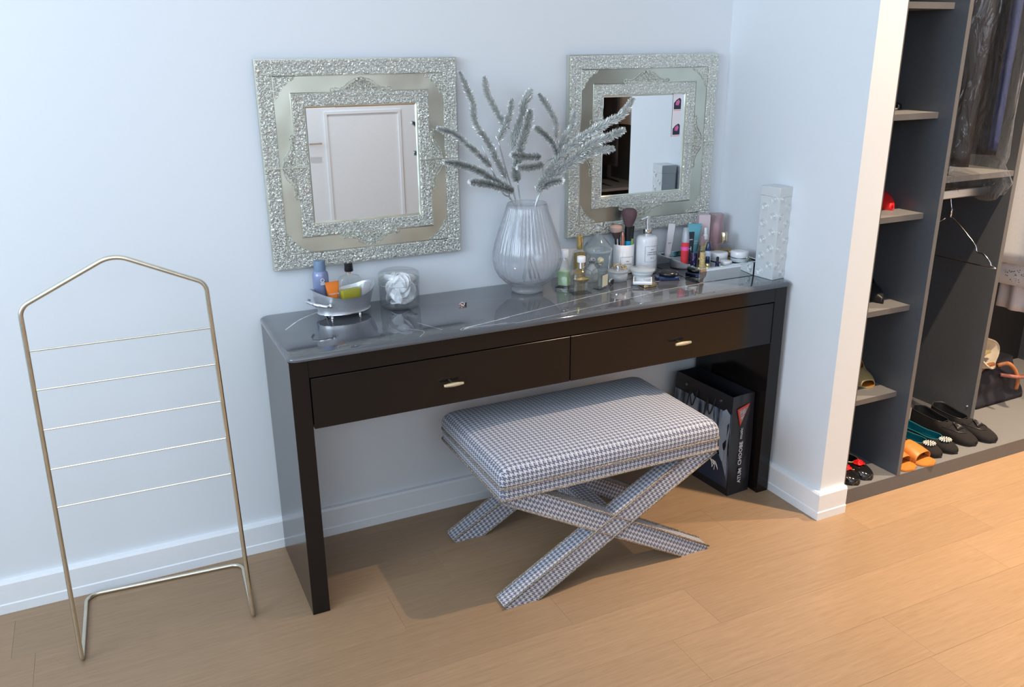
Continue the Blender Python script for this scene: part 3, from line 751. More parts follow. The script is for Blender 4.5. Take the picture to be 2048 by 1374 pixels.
def branches():
    rnd = random.Random(11)
    foot = lambda dx, dy: (VC[0]+dx, VC[1]+dy, 0.785)
    defs = [
     ('tallest silver tinsel branch rising to the upper left in the glass vase', ['A', 'D'], [(0.678, -0.12, 1.138), (0.715, -0.12, 1.06), (0.752, -0.120, 1.02), foot(0.03, 0.0)], [[(0.650, -0.118, 1.205), (0.678, -0.12, 1.138)], [(0.726, -0.12, 1.101), (0.738, -0.12, 1.040)]], 1.0),
     ('drooping silver tinsel branch reaching low left from the vase towards the left mirror', ['E', 'F'], [(0.750, -0.12, 1.062), (0.760, -0.118, 1.02), foot(0.02, 0.02)], [], 1.15),
     ('forked silver tinsel branch with two short tips rising left of the vase centre', ['B', 'C'], [(0.702, -0.12, 1.211), (0.728, -0.12, 1.12), (0.762, -0.12, 1.02), foot(0.035, -0.02)], [[(0.738, -0.12, 1.245), (0.723, -0.123, 1.252)]], 1.0),
     ('thick upright silver tinsel branch in the middle of the vase', ['G', 'H'], [(0.764, -0.12, 1.089), (0.772, -0.12, 1.03), foot(0.01, -0.01)], [[(0.744, -0.12, 1.185), (0.752, -0.13, 1.119)]], 1.35),
     ('arched silver tinsel branch curling up right of the vase centre', ['J', 'K', 'I', 'Q', 'O'], [(0.892, -0.12, 1.208), (0.898, -0.12, 1.161), (0.848, -0.12, 1.136), (0.852, -0.12, 1.07), (0.826, -0.12, 1.02), foot(-0.01, 0.01)], [[(0.887, -0.12, 1.141), (0.850, -0.12, 1.10)]], 1.05),
     ('long silver tinsel branch reaching right across the right-hand mirror', ['L', 'M', 'N', 'P'], [(0.850, -0.12, 1.085), (0.836, -0.12, 1.045), (0.824, -0.12, 1.02), foot(-0.02, -0.02)], [], 1.25)]
    for label, keys, stem, extra, wd in defs:
        t = empty('tinsel_branch', (VC[0], VC[1], 0.78), label, 'branch', group='silver branches in the vase')
        off = -Vector((VC[0], VC[1], 0.78))
        b = B(); tube(b, smooth_path([Vector(p)+off for p in stem], 6), 0.0023, 7)
        for e in extra: tube(b, [Vector(p)+off for p in e], 0.0018, 6)
        build('stem', b, M['stem'], t, smooth='all')
        for k in keys:
            nb, sb = sprig([Vector(p)+off for p in SPIKES[k]], rnd, wd if k not in 'BCJKD' else 1.0)
            n = build('sprig', nb, M['tinsel'], t, recalc=False)
            build('twig', sb, M['stem'], n, smooth='all')
branches()

# ------------------------------------------------------------------ left end of the desk
def basket():
    t = empty('oval_basket', (0.222, -0.100, 0.75), 'oval brushed silver metal basket with a curled side handle on the left of the desk', 'basket', rz=math.radians(10))
    n = 48
    def ring(z, a, b_, wave=0, inset=0):
        o = []
        for i in range(n):
            th = 2*PI*i/n; zz = z+wave*(abs(math.cos(th))**2.2)
            o.append(((a-inset)*math.cos(th), (b_-inset)*math.sin(th), zz))
        return o
    b = B()
    rs = [ring(0.0135, 0.072, 0.046), ring(0.0145, 0.077, 0.051), ring(0.018, 0.076, 0.050), ring(0.030, 0.079, 0.053), ring(0.050, 0.086, 0.059, 0.004), ring(0.062, 0.093, 0.066, 0.022),
          ring(0.0632, 0.0945, 0.067, 0.024), ring(0.062, 0.0925, 0.065, 0.024), ring(0.048, 0.084, 0.057, 0.004), ring(0.020, 0.074, 0.048), ring(0.0175, 0.02, 0.015)]
    rings(b, rs, True, True); build('bowl', b, M['brushed'], t, smooth=True)
    b = B(); tube(b, ring(0.0145, 0.0775, 0.0515), 0.0018, 6, closed=True); build('foot_rim', b, M['chrome'], t, smooth='all')
    for a in (math.radians(-140), math.radians(-60), math.radians(25), math.radians(130)):
        b = B(); lathe(b, [(0.004, 0), (0.0045, 0.002), (0.0036, 0.004), (0.0036, 0.0138)], 12, 0.064*math.cos(a), 0.040*math.sin(a)); build('foot', b, M['chrome'], t, smooth=True)
    for s in (-1,):
        b = B(); tube(b, smooth_path([(s*0.062, -0.048, 0.047), (s*0.074, -0.052, 0.047), (s*0.096, -0.038, 0.052), (s*0.108, -0.012, 0.056), (s*0.105, 0.012, 0.056), (s*0.090, 0.030, 0.050)], 5), 0.0045, 8)
        bmesh.ops.create_uvsphere(b, u_segments=12, v_segments=8, radius=0.0065, matrix=Matrix.Translation((s*0.062, -0.050, 0.046)))
        build('handle', b, M['chrome'], t, smooth='all')
basket()
M['can_blue'] = noise_mat('blue_lilac_can', (0.22, 0.27, 0.45), (0.28, 0.33, 0.52), 20, 0.3, metal=0.3)
M['can_cap'] = P('grey_blue_cap', (0.16, 0.24, 0.36), 0.35)
M['orange'] = P('orange_tube', (0.93, 0.24, 0.03), 0.35); M['white'] = P('white_print', (0.85, 0.85, 0.85), 0.5)
M['ink'] = P('dark_print', (0.03, 0.03, 0.05), 0.5); M['yellowliq'] = P('yellow_liquid', (0.75, 0.68, 0.05), 0.05, trans=0.3, ior=1.33)
M['cotton'] = noise_mat('white_cotton', (0.84, 0.84, 0.86), (0.88, 0.88, 0.9), 400, 0.95, bs=0.3, bd=0.0005)
def spray_can():
    t = empty('spray_can', (0.170, -0.062, 0.770), 'tall lilac blue spray can with grey cap standing in the silver basket', 'spray can')
    b = B(); lathe(b, [(0.021, 0), (0.0225, 0.002), (0.0225, 0.092), (0.021, 0.100), (0.0165, 0.105)], 28); build('can_body', b, M['can_blue'], t, smooth=True)
    b = B(); lathe(b, [(0.0165, 0.105), (0.0168, 0.131), (0.0155, 0.1345), (0.0, 0.136)], 28, cap0=True, cap1=False); build('cap', b, M['can_cap'], t, smooth=True)
    ca = Matrix.Rotation(math.radians(0), 4, 'Z')
    b = B(); tube(b, [(0.005*math.cos(a)+0.0, -0.0228, 0.082+0.005*math.sin(a)) for a in [2*PI*k/14 for k in range(14)]], 0.0008, 4, closed=True); build('emblem', b, M['white'], t)
    for z in (0.073, 0.069): build('print_line', box(B(), -0.006, 0.006, -0.0229, -0.0225, z, z+0.0022), M['white'], t)
spray_can()
def squeeze_tube(name, loc, label, w_, d, h, mat, capmat, rz=0, cap_h=0.02, tilt=0, txt=None, txtm=None, flip=True, bot=None, roll=0):
    """tube standing on its cap, flat crimped end up"""
    t = empty(name, loc, label, 'tube', rz=rz); t.rotation_euler = (tilt, roll, rz)
    bt = bot or w_*0.62
    b = B(); lathe(b, [(bt*0.42, 0), (bt*0.45, 0.001), (bt*0.45, cap_h)], 20); build('cap', b, capmat, t, smooth=True)
    secs = []
    for k in range(9):
        s = k/8; hx = bt/2+(w_/2-bt/2)*s; hy = (d/2)*(1-s**1.6)+0.0007
        rr = min(hx, hy)*0.98*(1-s*0.3) if s < 0.98 else 0.0006
        secs.append((cap_h+(h-cap_h)*s, hx, hy, rr))
    secs.append((h+0.006, w_/2, 0.0007, 0.0005))
    b = B(); rloft(b, secs, 5); build('tube_body', b, mat, t, smooth=True)
    if txt:
        for i, (s_, sz, zf) in enumerate(txt):
            ss = (h*zf-cap_h)/(h-cap_h); y = -((d/2)*(1-max(ss, 0)**1.6)+0.0010); sl = math.atan2(d/2*1.0, h)
            text_mesh('lettering', s_, sz, txtm or M['white'], t, face_frame((0, y, h*zf), (1, 0, 0), (0, math.sin(sl), math.cos(sl))), 0.0004)
    return t
squeeze_tube('orange_tube', (0.193, -0.098, 0.770), 'bright orange squeeze tube in the silver basket, in front of the spray can', 0.040, 0.024, 0.073, M['orange'], M['white_plastic'], rz=math.radians(8), txt=[('SHOWER GEL', 0.0052, 0.62)])
def glass_bottle(name, loc, label, secs, liq, liqmat, rz=0, cap=None, extras=None, glass=None, cat='perfume bottle'):
    t = empty(name, loc, label, cat, rz=rz)
    b = B(); rloft(b, secs, 4); build('glass_body', b, glass or M['clear2'], t, smooth=True)
    if liq:
        b = B(); rloft(b, liq, 4); build('liquid', b, liqmat, t, smooth=True)
    for nm, bm, mt in (cap or []): build(nm, bm, mt, t, smooth=True)
    return t
def sect(h, hx, hy, r, shoulder=0.008, neck=0.006, base=0.0):
    return [(0, hx-0.001, hy-0.001, r), (0.001, hx, hy, r), (h-shoulder, hx, hy, r), (h-shoulder*0.35, hx-0.003, hy-0.002, r), (h, neck*1.5, neck*1.2, neck), (h+0.004, neck, neck, neck*0.98)]
def lb(prof, seg=20, x=0, y=0): b = B(); lathe(b, prof, seg, x, y); return b
def bb(*a): return box(B(), *a)
b_ = lambda: None
M['clear2'] = thin_glass('bottle_glass', (0.975, 0.985, 0.98), white=0.02, refl=1.8)
glass_bottle('perfume_bottle', (0.243, -0.100, 0.770), 'flat glass perfume bottle of yellow liquid with black cap in the silver basket',
    [(0, 0.031, 0.012, 0.006), (0.002, 0.032, 0.013, 0.006), (0.080, 0.0325, 0.013, 0.006), (0.090, 0.026, 0.012, 0.006), (0.095, 0.008, 0.008, 0.004), (0.098, 0.0075, 0.0075, 0.004)],
    [(0.004, 0.029, 0.010, 0.005), (0.052, 0.0295, 0.010, 0.005)], M['yellowliq'], rz=math.radians(12),
    cap=[('collar', lb([(0.0085, 0.098), (0.0085, 0.104)]), M['chrome']), ('cap', lb([(0.0115, 0.104), (0.0125, 0.106), (0.0115, 0.128), (0.010, 0.1285)]), M['black']), ('cap_stud', lb([(0.005, 0.1285), (0.005, 0.132), (0.002, 0.133)]), M['chrome'])], glass=M['clear2'])
def cotton_in_basket():
    b = B()
    for k in range(5):
        rloft(b, [(0, 0.022, 0.0015, 0.001), (0.03, 0.024, 0.002, 0.001), (0.062-0.004*k, 0.020, 0.002, 0.001)], 3, 0.0, -0.008+k*0.0042)
    o = build('cotton_sheet', b, M['cotton'], None, smooth=True); o.location = (0.283, -0.075, 0.770); o.rotation_euler = (0.1, 0.28, 0.5)
    tag(o, 'folded white cotton pads leaning on the right inside the silver basket', 'cotton pads')
cotton_in_basket()
def glass_jar():
    c = (0.392, -0.088, 0.75)
    t = empty('glass_canister', c, 'round clear glass canister with a domed lid, full of white cotton, beside the silver basket', 'jar')
    b = B(); lathe(b, [(0.050, 0.0015), (0.0575, 0.004), (0.0585, 0.010), (0.0585, 0.084), (0.0570, 0.084), (0.0570, 0.010), (0.049, 0.006), (0.0, 0.006)], 48, cap1=False); build('glass_body', b, M['thin'], t, smooth='all')
    b = B(); lathe(b, [(0.0600, 0.070), (0.0602, 0.092), (0.0575, 0.101), (0.050, 0.1055), (0.0, 0.107)], 48, cap0=False, cap1=False); build('lid', b, M['thin'], t, smooth='all')
    b = B(); tube(b, [(0.0602*math.cos(2*PI*k/40), 0.0602*math.sin(2*PI*k/40), 0.070) for k in range(40)], 0.0009, 6, closed=True); build('lid_rim', b, M['thin_frost'], t, smooth='all')
    rnd = random.Random(4)
    o = empty('cotton_pads', (c[0], c[1], 0.757), 'heap of white cotton pads inside the round glass canister', 'cotton pads')
    for k in range(44):
        a = rnd.uniform(0, 2*PI); rr = 0.027*math.sqrt(rnd.random()); b = B()
        lathe(b, [(0.0245, 0), (0.027, 0.0012), (0.027, 0.0040), (0.0245, 0.0052)], 20, cap0=True)
        for v in b.verts: v.co.z += 0.0025*math.sin(v.co.x*120+k)+0.002*math.cos(v.co.y*90+k)
        pz = 0.029+0.017*(k % 3) if k < 41 else 0
        if k < 41: m = Matrix.Translation((rr*math.cos(a), rr*math.sin(a), pz)) @ Matrix.Rotation(rnd.uniform(0, 2*PI), 4, 'Z') @ Matrix.Rotation(rnd.uniform(1.0, 1.5), 4, 'X')
        else: m = Matrix.Translation((rr*math.cos(a), rr*math.sin(a), 0.004+(k-41)*0.006))
        xform(b, m); build('pad', b, M['cotton'], o, smooth=True)
glass_jar()
def earring():
    t = empty('earrings', (0.556, -0.176, 0.75), 'small silver and rose metal earring clip lying on the bare grey marble', 'jewellery')
    b = B(); tube(b, [(0.006*math.cos(2*PI*k/16), 0.004+0.006*math.sin(2*PI*k/16), 0.0045+0.003*math.sin(2*PI*k/16)) for k in range(16)], 0.0018, 6, closed=True); build('hoop', b, M['chrome'], t, smooth='all')
    b = B(); box(b, 0.002, 0.014, 0.004, 0.012, 0.0003, 0.0085, 0.002, 2); build('stud', b, M['dkchrome'], t, smooth=True)
    b = B(); tube(b, smooth_path([(-0.013, 0.002, 0.006), (-0.006, -0.002, 0.005), (0.0, -0.008, 0.003), (-0.006, -0.014, 0.002)], 4), 0.0016, 6); build('hook', b, M['rosegold'], t, smooth='all')
M['dkchrome'] = P('dark_chrome', (0.35, 0.36, 0.38), 0.2, metal=1); M['rosegold'] = P('rose_gold', (0.80, 0.36, 0.24), 0.2, metal=1)
earring()

# ------------------------------------------------------------------ perfume group right of the vase
M['greenliq'] = P('green_liquid', (0.55, 0.80, 0.42), 0.05, trans=0.3, ior=1.33)
M['amberliq'] = P('amber_liquid', (0.50, 0.33, 0.07), 0.05, trans=0.3, ior=1.33)
M['clearliq'] = thin_glass('clear_liquid', (0.97, 0.975, 0.94), white=0.03, refl=1.0)
M['label'] = P('cream_label', (0.62, 0.60, 0.48), 0.5)
M['silvercap'] = P('silver_white_cap', (0.80, 0.80, 0.81), 0.25, metal=0.35)
Z = 0.75
glass_bottle('perfume_bottle', (0.922, -0.126, Z), 'square bottle of pale green perfume with a flared foot beside the ribbed vase',
    [(0, 0.023, 0.023, 0.003), (0.007, 0.023, 0.023, 0.003), (0.012, 0.018, 0.018, 0.002), (0.050, 0.018, 0.018, 0.002), (0.055, 0.017, 0.017, 0.002), (0.084, 0.0085, 0.0085, 0.004), (0.090, 0.0075, 0.0075, 0.004)],
    [(0.008, 0.0155, 0.0155, 0.002), (0.052, 0.0155, 0.0155, 0.002)], M['greenliq'], rz=math.radians(38),
    cap=[('collar', lb([(0.007, 0.090), (0.007, 0.096)]), M['chrome']), ('cap', lb([(0.0125, 0.096), (0.0128, 0.098), (0.0128, 0.118), (0.0115, 0.120)]), M['white_plastic'])])
gp = glass_bottle('perfume_bottle', (0.932, -0.213, Z), 'clear glass perfume bottle with gold bowl inside and white cap, nearest the desk edge',
    [(0, 0.032, 0.022, 0.007), (0.010, 0.033, 0.023, 0.008), (0.062, 0.033, 0.023, 0.008), (0.070, 0.029, 0.020, 0.008), (0.076, 0.012, 0.011, 0.005), (0.080, 0.009, 0.009, 0.005)],
    [(0.014, 0.0275, 0.0175, 0.006), (0.058, 0.0275, 0.0175, 0.006)], M['clearliq'], rz=math.radians(-4),
    cap=[('collar', lb([(0.0085, 0.080), (0.0085, 0.098)]), M['chrome']), ('cap', lb([(0.0125, 0.098), (0.013, 0.100), (0.013, 0.114), (0.012, 0.1155)]), M['white_plastic'])], glass=M['clear2'])
b = B(); lathe(b, [(0.0, 0.030), (0.010, 0.032), (0.020, 0.038), (0.0265, 0.045), (0.0275, 0.047), (0.022, 0.048), (0.010, 0.050), (0.0, 0.051)], 30, 0, -0.0, cap0=False, cap1=False)
for v in b.verts: v.co.y = v.co.y*0.62-0.004
build('gold_bowl', b, M['gold'], gp, smooth=True)
sb = glass_bottle('perfume_bottle', (1.012, -0.192, Z), 'square clear perfume bottle with crystal stopper and patterned label, right of the gold-bowl bottle',
    [(0, 0.023, 0.017, 0.002), (0.002, 0.024, 0.018, 0.002), (0.056, 0.024, 0.018, 0.002), (0.062, 0.018, 0.014, 0.003), (0.068, 0.008, 0.008, 0.004), (0.076, 0.007, 0.007, 0.004)],
    [(0.005, 0.0205, 0.0145, 0.002), (0.048, 0.0205, 0.0145, 0.002)], M['clearliq'], rz=math.radians(30),
    cap=[('stopper', lb([(0.006, 0.076), (0.0055, 0.079), (0.010, 0.083), (0.0115, 0.089), (0.010, 0.095), (0.005, 0.099)], 10), M['glass'])], glass=M['clear2'])
build('paper_label', box(B(), -0.017, 0.017, -0.0188, -0.0183, 0.010, 0.046), M['label'], sb)
def label_pattern():
    m = noise_mat('patterned_label', (0.65, 0.62, 0.45), (0.24, 0.22, 0.13), 160, 0.5); return m
M['labelpat'] = label_pattern(); sb.children[-1].data.materials[0] = M['labelpat']
glass_bottle('perfume_bottle', (1.014, -0.060, Z), 'amber perfume bottle with tall gold cap behind the green one',
    sect(0.097, 0.020, 0.013, 0.003), [(0.004, 0.017, 0.010, 0.002), (0.086, 0.017, 0.010, 0.002)], M['amberliq'], rz=math.radians(6),
    cap=[('cap', lb([(0.0105, 0.099), (0.0110, 0.101), (0.0110, 0.142), (0.0095, 0.1435)]), M['gold'])])
def decanter():
    t = empty('crystal_decanter', (1.082, -0.058, Z), 'large ribbed crystal decanter with a ball stopper behind the perfume bottles', 'decanter')
    b = B(); lathe(b, [(0.036, 0), (0.041, 0.004), (0.043, 0.020), (0.0445, 0.082), (0.046, 0.088), (0.0465, 0.094), (0.040, 0.106), (0.027, 0.122), (0.016, 0.134), (0.012, 0.143), (0.0125, 0.146)], 112, ribs=56, ramp=0.0022, rib_z=(0.003, 0.125))
    build('glass_body', b, M['crystal'], t, smooth='all')
    b = B(); lathe(b, [(0.008, 0.146), (0.0065, 0.150), (0.011, 0.155), (0.0125, 0.162), (0.011, 0.169), (0.005, 0.173)], 14); build('stopper', b, M['glass'], t)
    b = B(); lathe(b, [(0.0455, 0.084), (0.0472, 0.086), (0.0472, 0.090), (0.0455, 0.092)], 60, cap0=False, cap1=False); build('band', b, M['thin_frost'], t, smooth='all')
M['crystal'] = thin_glass('cut_crystal', (0.88, 0.92, 0.93), white=0.18, wcol=(0.75, 0.82, 0.84), refl=1.5, rough=0.04)
decanter()
def amphora():
    t = empty('perfume_bottle', (1.030, -0.112, Z), 'small glass perfume bottle with a dark faceted ball stopper, in front of the decanter', 'perfume bottle')
    b = B(); lathe(b, [(0.014, 0), (0.020, 0.004), (0.0215, 0.025), (0.017, 0.044), (0.008, 0.054), (0.007, 0.060)], 24); build('glass_body', b, M['thin_frost'], t, smooth='all')
    b = B(); bmesh.ops.create_icosphere(b, subdivisions=2, radius=0.0125, matrix=Matrix.Translation((0, 0, 0.071))); build('stopper', b, M['facet'], t)
    b = B(); tube(b, smooth_path([(-0.009, 0, 0.060), (-0.022, 0, 0.056), (-0.030, 0, 0.046), (-0.027, 0, 0.034)], 4), 0.0012, 5); tube(b, smooth_path([(0.009, 0, 0.060), (0.022, 0, 0.056), (0.030, 0, 0.050)], 4), 0.0012, 5); build('ribbon', b, M['dkchrome'], t, smooth='all')
M['facet'] = P('faceted_smoky_crystal', (0.45, 0.45, 0.47), 0.05, metal=0.8)
amphora()
def jewel_jar():
    t = empty('jewellery_jar', (1.112, -0.138, Z), 'low frosted glass jar with gold trinkets heaped under its clear lid', 'jar')
    b = B(); lathe(b, [(0.026, 0), (0.030, 0.002), (0.032, 0.008), (0.0325, 0.031), (0.030, 0.031), (0.029, 0.010), (0.0, 0.006)], 36, cap1=False); build('glass_body', b, M['thin_frost'], t, smooth='all')
    b = B(); lathe(b, [(0.034, 0.031), (0.034, 0.035), (0.030, 0.0365), (0.0, 0.037)], 36, cap1=False); build('lid', b, M['thin_frost'], t, smooth='all')
    b = B(); lathe(b, [(0.0075, 0.037), (0.008, 0.040), (0.0075, 0.050), (0.004, 0.052)], 14); build('lid_knob', b, M['chrome'], t, smooth=True)
    b = B(); rnd = random.Random(2)
    for k in range(26):
        a = rnd.uniform(-0.9, 2.2); rr = 0.012+0.012*rnd.random(); c = Vector((rr*math.cos(a)+0.003, rr*math.sin(a), 0.040+0.010*rnd.random())); q = rnd.uniform(0.0025, 0.0048)
        m = Matrix.Translation(c) @ Matrix.Rotation(rnd.uniform(0, PI), 4, (rnd.random(), rnd.random(), rnd.random()+.01))
        tube(b, [m @ Vector((q*math.cos(2*PI*j/8), q*math.sin(2*PI*j/8), 0)) for j in range(8)], 0.0009, 4, closed=True)
    o = build('gold_chain', b, M['gold'], None, smooth='all'); o.location = (1.112, -0.138, Z)
    tag(o, 'tangle of thin gold chain lying on the lid of the low frosted jar', 'necklace')
jewel_jar()
b = B(); lathe(b, [(0.0085, -0.004), (0.0105, -0.003), (0.0108, 0.003), (0.0085, 0.0045)], 26)
lidc = empty('round_compact', (1.064, -0.176, Z+0.0112), 'tiny round black and silver compact standing on edge among the bottles', 'compact', rz=math.radians(28))
xform(b, Matrix.Rotation(PI/2, 4, 'X')); build('case', b, M['chrome'], lidc, smooth=True)
b = B(); lathe(b, [(0.0, 0.0046), (0.0088, 0.0046), (0.0090, 0.0053), (0.0, 0.0058)], 26, cap0=False, cap1=False); xform(b, Matrix.Rotation(PI/2, 4, 'X')); build('black_face', b, M['blackmat'], lidc, smooth=True)
def label_plate(t, r, z0, z1, a0, a1, lines, zs):
    """thin printed rectangle outline and lines of lettering on a cylinder of radius r"""
    b = B(); rr = r+0.0004; n = 10
    def arc(z): return [(rr*math.cos(a0+(a1-a0)*k/n), rr*math.sin(a0+(a1-a0)*k/n), z) for k in range(n+1)]
    tube(b, arc(z0)+list(reversed(arc(z1))), 0.00045, 4, closed=True); build('label_outline', b, M['inkgrey'], t)
    am = (a0+a1)/2
    for s_, zz in zip(lines, zs):
        d = Vector((math.cos(am), math.sin(am), 0)); rt = Vector((-math.sin(am), math.cos(am), 0))
        text_mesh('lettering', s_, 0.0048, M['inkgrey'], t, face_frame(d*(r+0.0006)+Vector((0, 0, zz)), rt, (0, 0, 1)), 0.0002)
M['inkgrey'] = P('grey_ink', (0.14, 0.14, 0.16), 0.5)
def brush_cup():
    c = (1.190, -0.047)
    t = empty('brush_cup', (*c, Z), 'white ceramic cup with a printed label holding make-up brushes', 'cup')
    b = B(); lathe(b, [(0.031, 0), (0.034, 0.002), (0.035, 0.006), (0.035, 0.096), (0.0335, 0.097), (0.0320, 0.096), (0.0320, 0.008), (0.0, 0.006)], 40, cap1=False); build('cup_body', b, M['white_ceramic'], t, smooth='all')
    fa = math.radians(-105); label_plate(t, 0.035, 0.012, 0.058, fa-0.55, fa+0.75, ['white', 'COTTON JAR'], [0.044, 0.034])
    M['bristle_d'] = noise_mat('dark_plum_bristle', (0.10, 0.055, 0.065), (0.14, 0.08, 0.09), 500, 0.9, stretch=(1, 1, 0.1), bs=0.5)
    M['bristle_p'] = noise_mat('pink_beige_bristle', (0.42, 0.28, 0.24), (0.52, 0.37, 0.32), 500, 0.9, stretch=(1, 1, 0.1), bs=0.5)
    M['bristle_b'] = noise_mat('brown_bristle', (0.07, 0.045, 0.045), (0.10, 0.07, 0.065), 500, 0.9, stretch=(1, 1, 0.1), bs=0.5)
    M['teal'] = P('teal_handle', (0.0, 0.33, 0.55), 0.25, coat=0.3); M['lime'] = P('lime_plastic', (0.48, 0.72, 0.14), 0.4)
    M['copper'] = P('copper_pink', (0.55, 0.22, 0.16), 0.25, metal=0.6)
    def stick(name, cat, label, x, y, top, lean, prof, z0=0.008):
        o = empty(name, (c[0]+x, c[1]+y, Z+z0), label, cat); o.rotation_euler = lean
        for nm, pr, mt in prof:
            b = B(); lathe(b, pr, 20); build(nm, b, mt, o, smooth=True)
        return o
    stick('makeup_brush', 'brush', 'big powder brush with round dark plum bristles, tallest in the white cup', 0.006, -0.012, 0, (0.0, 0.02, 0),
        [('handle', [(0.006, 0), (0.009, 0.04), (0.0105, 0.10)], M['teal']), ('grip', [(0.0108, 0.10), (0.0125, 0.118), (0.0125, 0.148)], M['black']),
         ('bristles', [(0.0125, 0.148), (0.019, 0.164), (0.0245, 0.182), (0.0255, 0.192), (0.022, 0.202), (0.012, 0.207), (0.0, 0.208)], M['bristle_d'])])
    stick('makeup_brush', 'brush', 'flat-topped make-up brush with pinkish beige bristles leaning left in the white cup', -0.018, 0.004, 0, (0.06, -0.12, 0),
        [('handle', [(0.005, 0), (0.006, 0.11)], M['blackmat']), ('bristles', [(0.008, 0.110), (0.014, 0.125), (0.019, 0.136)], M['bristle_b']),
         ('bristle_tips', [(0.019, 0.136), (0.0215, 0.146), (0.020, 0.152), (0.008, 0.156), (0.0, 0.1565)], M['bristle_p'])])
    stick('lip_pencil', 'make-up pen', 'slim copper pink make-up stick in the white cup', -0.012, -0.014, 0, (0.03, -0.04, 0), [('barrel', [(0.005, 0), (0.0055, 0.118), (0.003, 0.130), (0.0008, 0.134)], M['copper'])])
    stick('eyeliner_pen', 'make-up pen', 'slim silver make-up stick in the white cup, left of the copper one', -0.021, -0.008, 0, (0.0, -0.09, 0), [('barrel', [(0.003, 0), (0.0032, 0.112), (0.001, 0.125)], M['chrome'])])
    stick('makeup_brush', 'brush', 'small brown-tipped brush behind the copper stick in the white cup', -0.004, 0.012, 0, (-0.03, -0.08, 0), [('handle', [(0.003, 0), (0.004, 0.105)], M['black']), ('bristles', [(0.005, 0.105), (0.0085, 0.118), (0.007, 0.140), (0.002, 0.146)], M['bristle_b'])])
    stick('brow_pen', 'make-up pen', 'lime green pen with long black cap on the right in the white cup', 0.022, -0.004, 0, (0.0, 0.06, 0), [('barrel', [(0.0042, 0), (0.0045, 0.104)], M['lime']), ('cap', [(0.0052, 0.104), (0.0054, 0.145), (0.004, 0.146)], M['black'])])
brush_cup()
def dispenser():
    t = empty('soap_dispenser', (1.258, -0.082, Z), 'white pump bottle with chrome pump and framed label beside the brush cup', 'soap dispenser')
    b = B(); lathe(b, [(0.031, 0), (0.0345, 0.002), (0.0355, 0.006), (0.0355, 0.112), (0.033, 0.120), (0.027, 0.124), (0.013, 0.126)], 40); build('bottle_body', b, M['white_ceramic'], t, smooth='all')
    b = B(); lathe(b, [(0.0145, 0.126), (0.0150, 0.127), (0.0150, 0.146), (0.0130, 0.147)], 28); build('pump_collar', b, M['chrome'], t, smooth=True)
    b = B(); lathe(b, [(0.006, 0.147), (0.006, 0.160), (0.0075, 0.161), (0.0078, 0.187), (0.0065, 0.1885)], 20)
    tube(b, smooth_path([(0, 0, 0.183), (-0.018, -0.006, 0.183), (-0.034, -0.011, 0.180)], 4), 0.0032, 8); build('pump_head', b, M['chrome'], t, smooth=True)
    fa = math.radians(-100); label_plate(t, 0.0355, 0.042, 0.094, fa-0.55, fa+0.78, ['white', 'LUXURY HAND', '& BODY LOTION', 'No. 3'], [0.083, 0.074, 0.067, 0.055])
dispenser()
def dish():
    t = empty('glass_dish', (1.193, -0.158, Z), 'frosted white glass dish with a wide clear lid in front of the pump bottle', 'dish')
    b = B(); lathe(b, [(0.022, 0), (0.027, 0.002), (0.034, 0.020), (0.0355, 0.027), (0.033, 0.027), (0.0, 0.014)], 36, cap1=False); build('bowl', b, M['frost_white'], t, smooth='all')
    b = B(); lathe(b, [(0.036, 0.0275), (0.041, 0.029), (0.0415, 0.034), (0.040, 0.037), (0.0, 0.0385)], 40, cap1=False); build('lid', b, M['thin_frost'], t, smooth='all')
M['frost_white'] = P('frosted_white_glass', (0.62, 0.68, 0.72), 0.35)
dish()
def gold_compact():
    t = empty('gold_compact', (1.165, -0.236, Z), 'flat gold make-up case lying on the marble', 'compact', rz=math.radians(-2))
    build('case_base', box(B(), -0.026, 0.020, -0.020, 0.018, 0.0003, 0.0045, 0.001, 1), M['palegold'], t, smooth=True)
    build('case_lid', box(B(), -0.026, 0.020, -0.020, 0.018, 0.0048, 0.0085, 0.001, 1), M['gold'], t, smooth=True)
    t = empty('mirror_compact', (1.150, -0.222, Z+0.0115), 'white-edged square compact with mirrored lid lying crookedly on the gold case', 'compact', rz=math.radians(-34)); t.scale = (1.18, 1.18, 1.1); t.rotation_euler = (0.10, 0.0, math.radians(-34))
    build('tray', box(B(), -0.024, 0.026, -0.024, 0.022, 0, 0.0075, 0.001, 1), M['white_plastic'], t, smooth=True)
    build('mirror', box(B(), -0.021, 0.023, -0.021, 0.019, 0.0075, 0.0082), M['mirror'], t)
gold_compact()
def dark_compacts():
    t = empty('compact', (1.268, -0.192, Z), 'navy blue squarish make-up compact beside the mirrored tray', 'compact', rz=math.radians(-20))
    b = B(); rloft(b, [(0, 0.036, 0.024, 0.008), (0.002, 0.038, 0.026, 0.009), (0.009, 0.038, 0.026, 0.009), (0.0125, 0.034, 0.022, 0.008)], 5); build('case', b, M['navy'], t, smooth=True)
    t = empty('compact', (1.272, -0.192, Z+0.0127), 'round black make-up compact lying on top of the navy one', 'compact', rz=math.radians(-20))
    b = B(); lathe(b, [(0.028, 0), (0.032, 0.003), (0.0325, 0.007), (0.030, 0.012), (0.022, 0.0155), (0.0, 0.017)], 36, cap1=False); build('case', b, M['black'], t, smooth='all')
    text_mesh('lettering', 'm a c', 0.007, M['rosegold'], t, face_frame((0, -0.004, 0.0166), (1, 0.1, 0), (-0.1, 1, 0)), 0.0003)
dark_compacts()

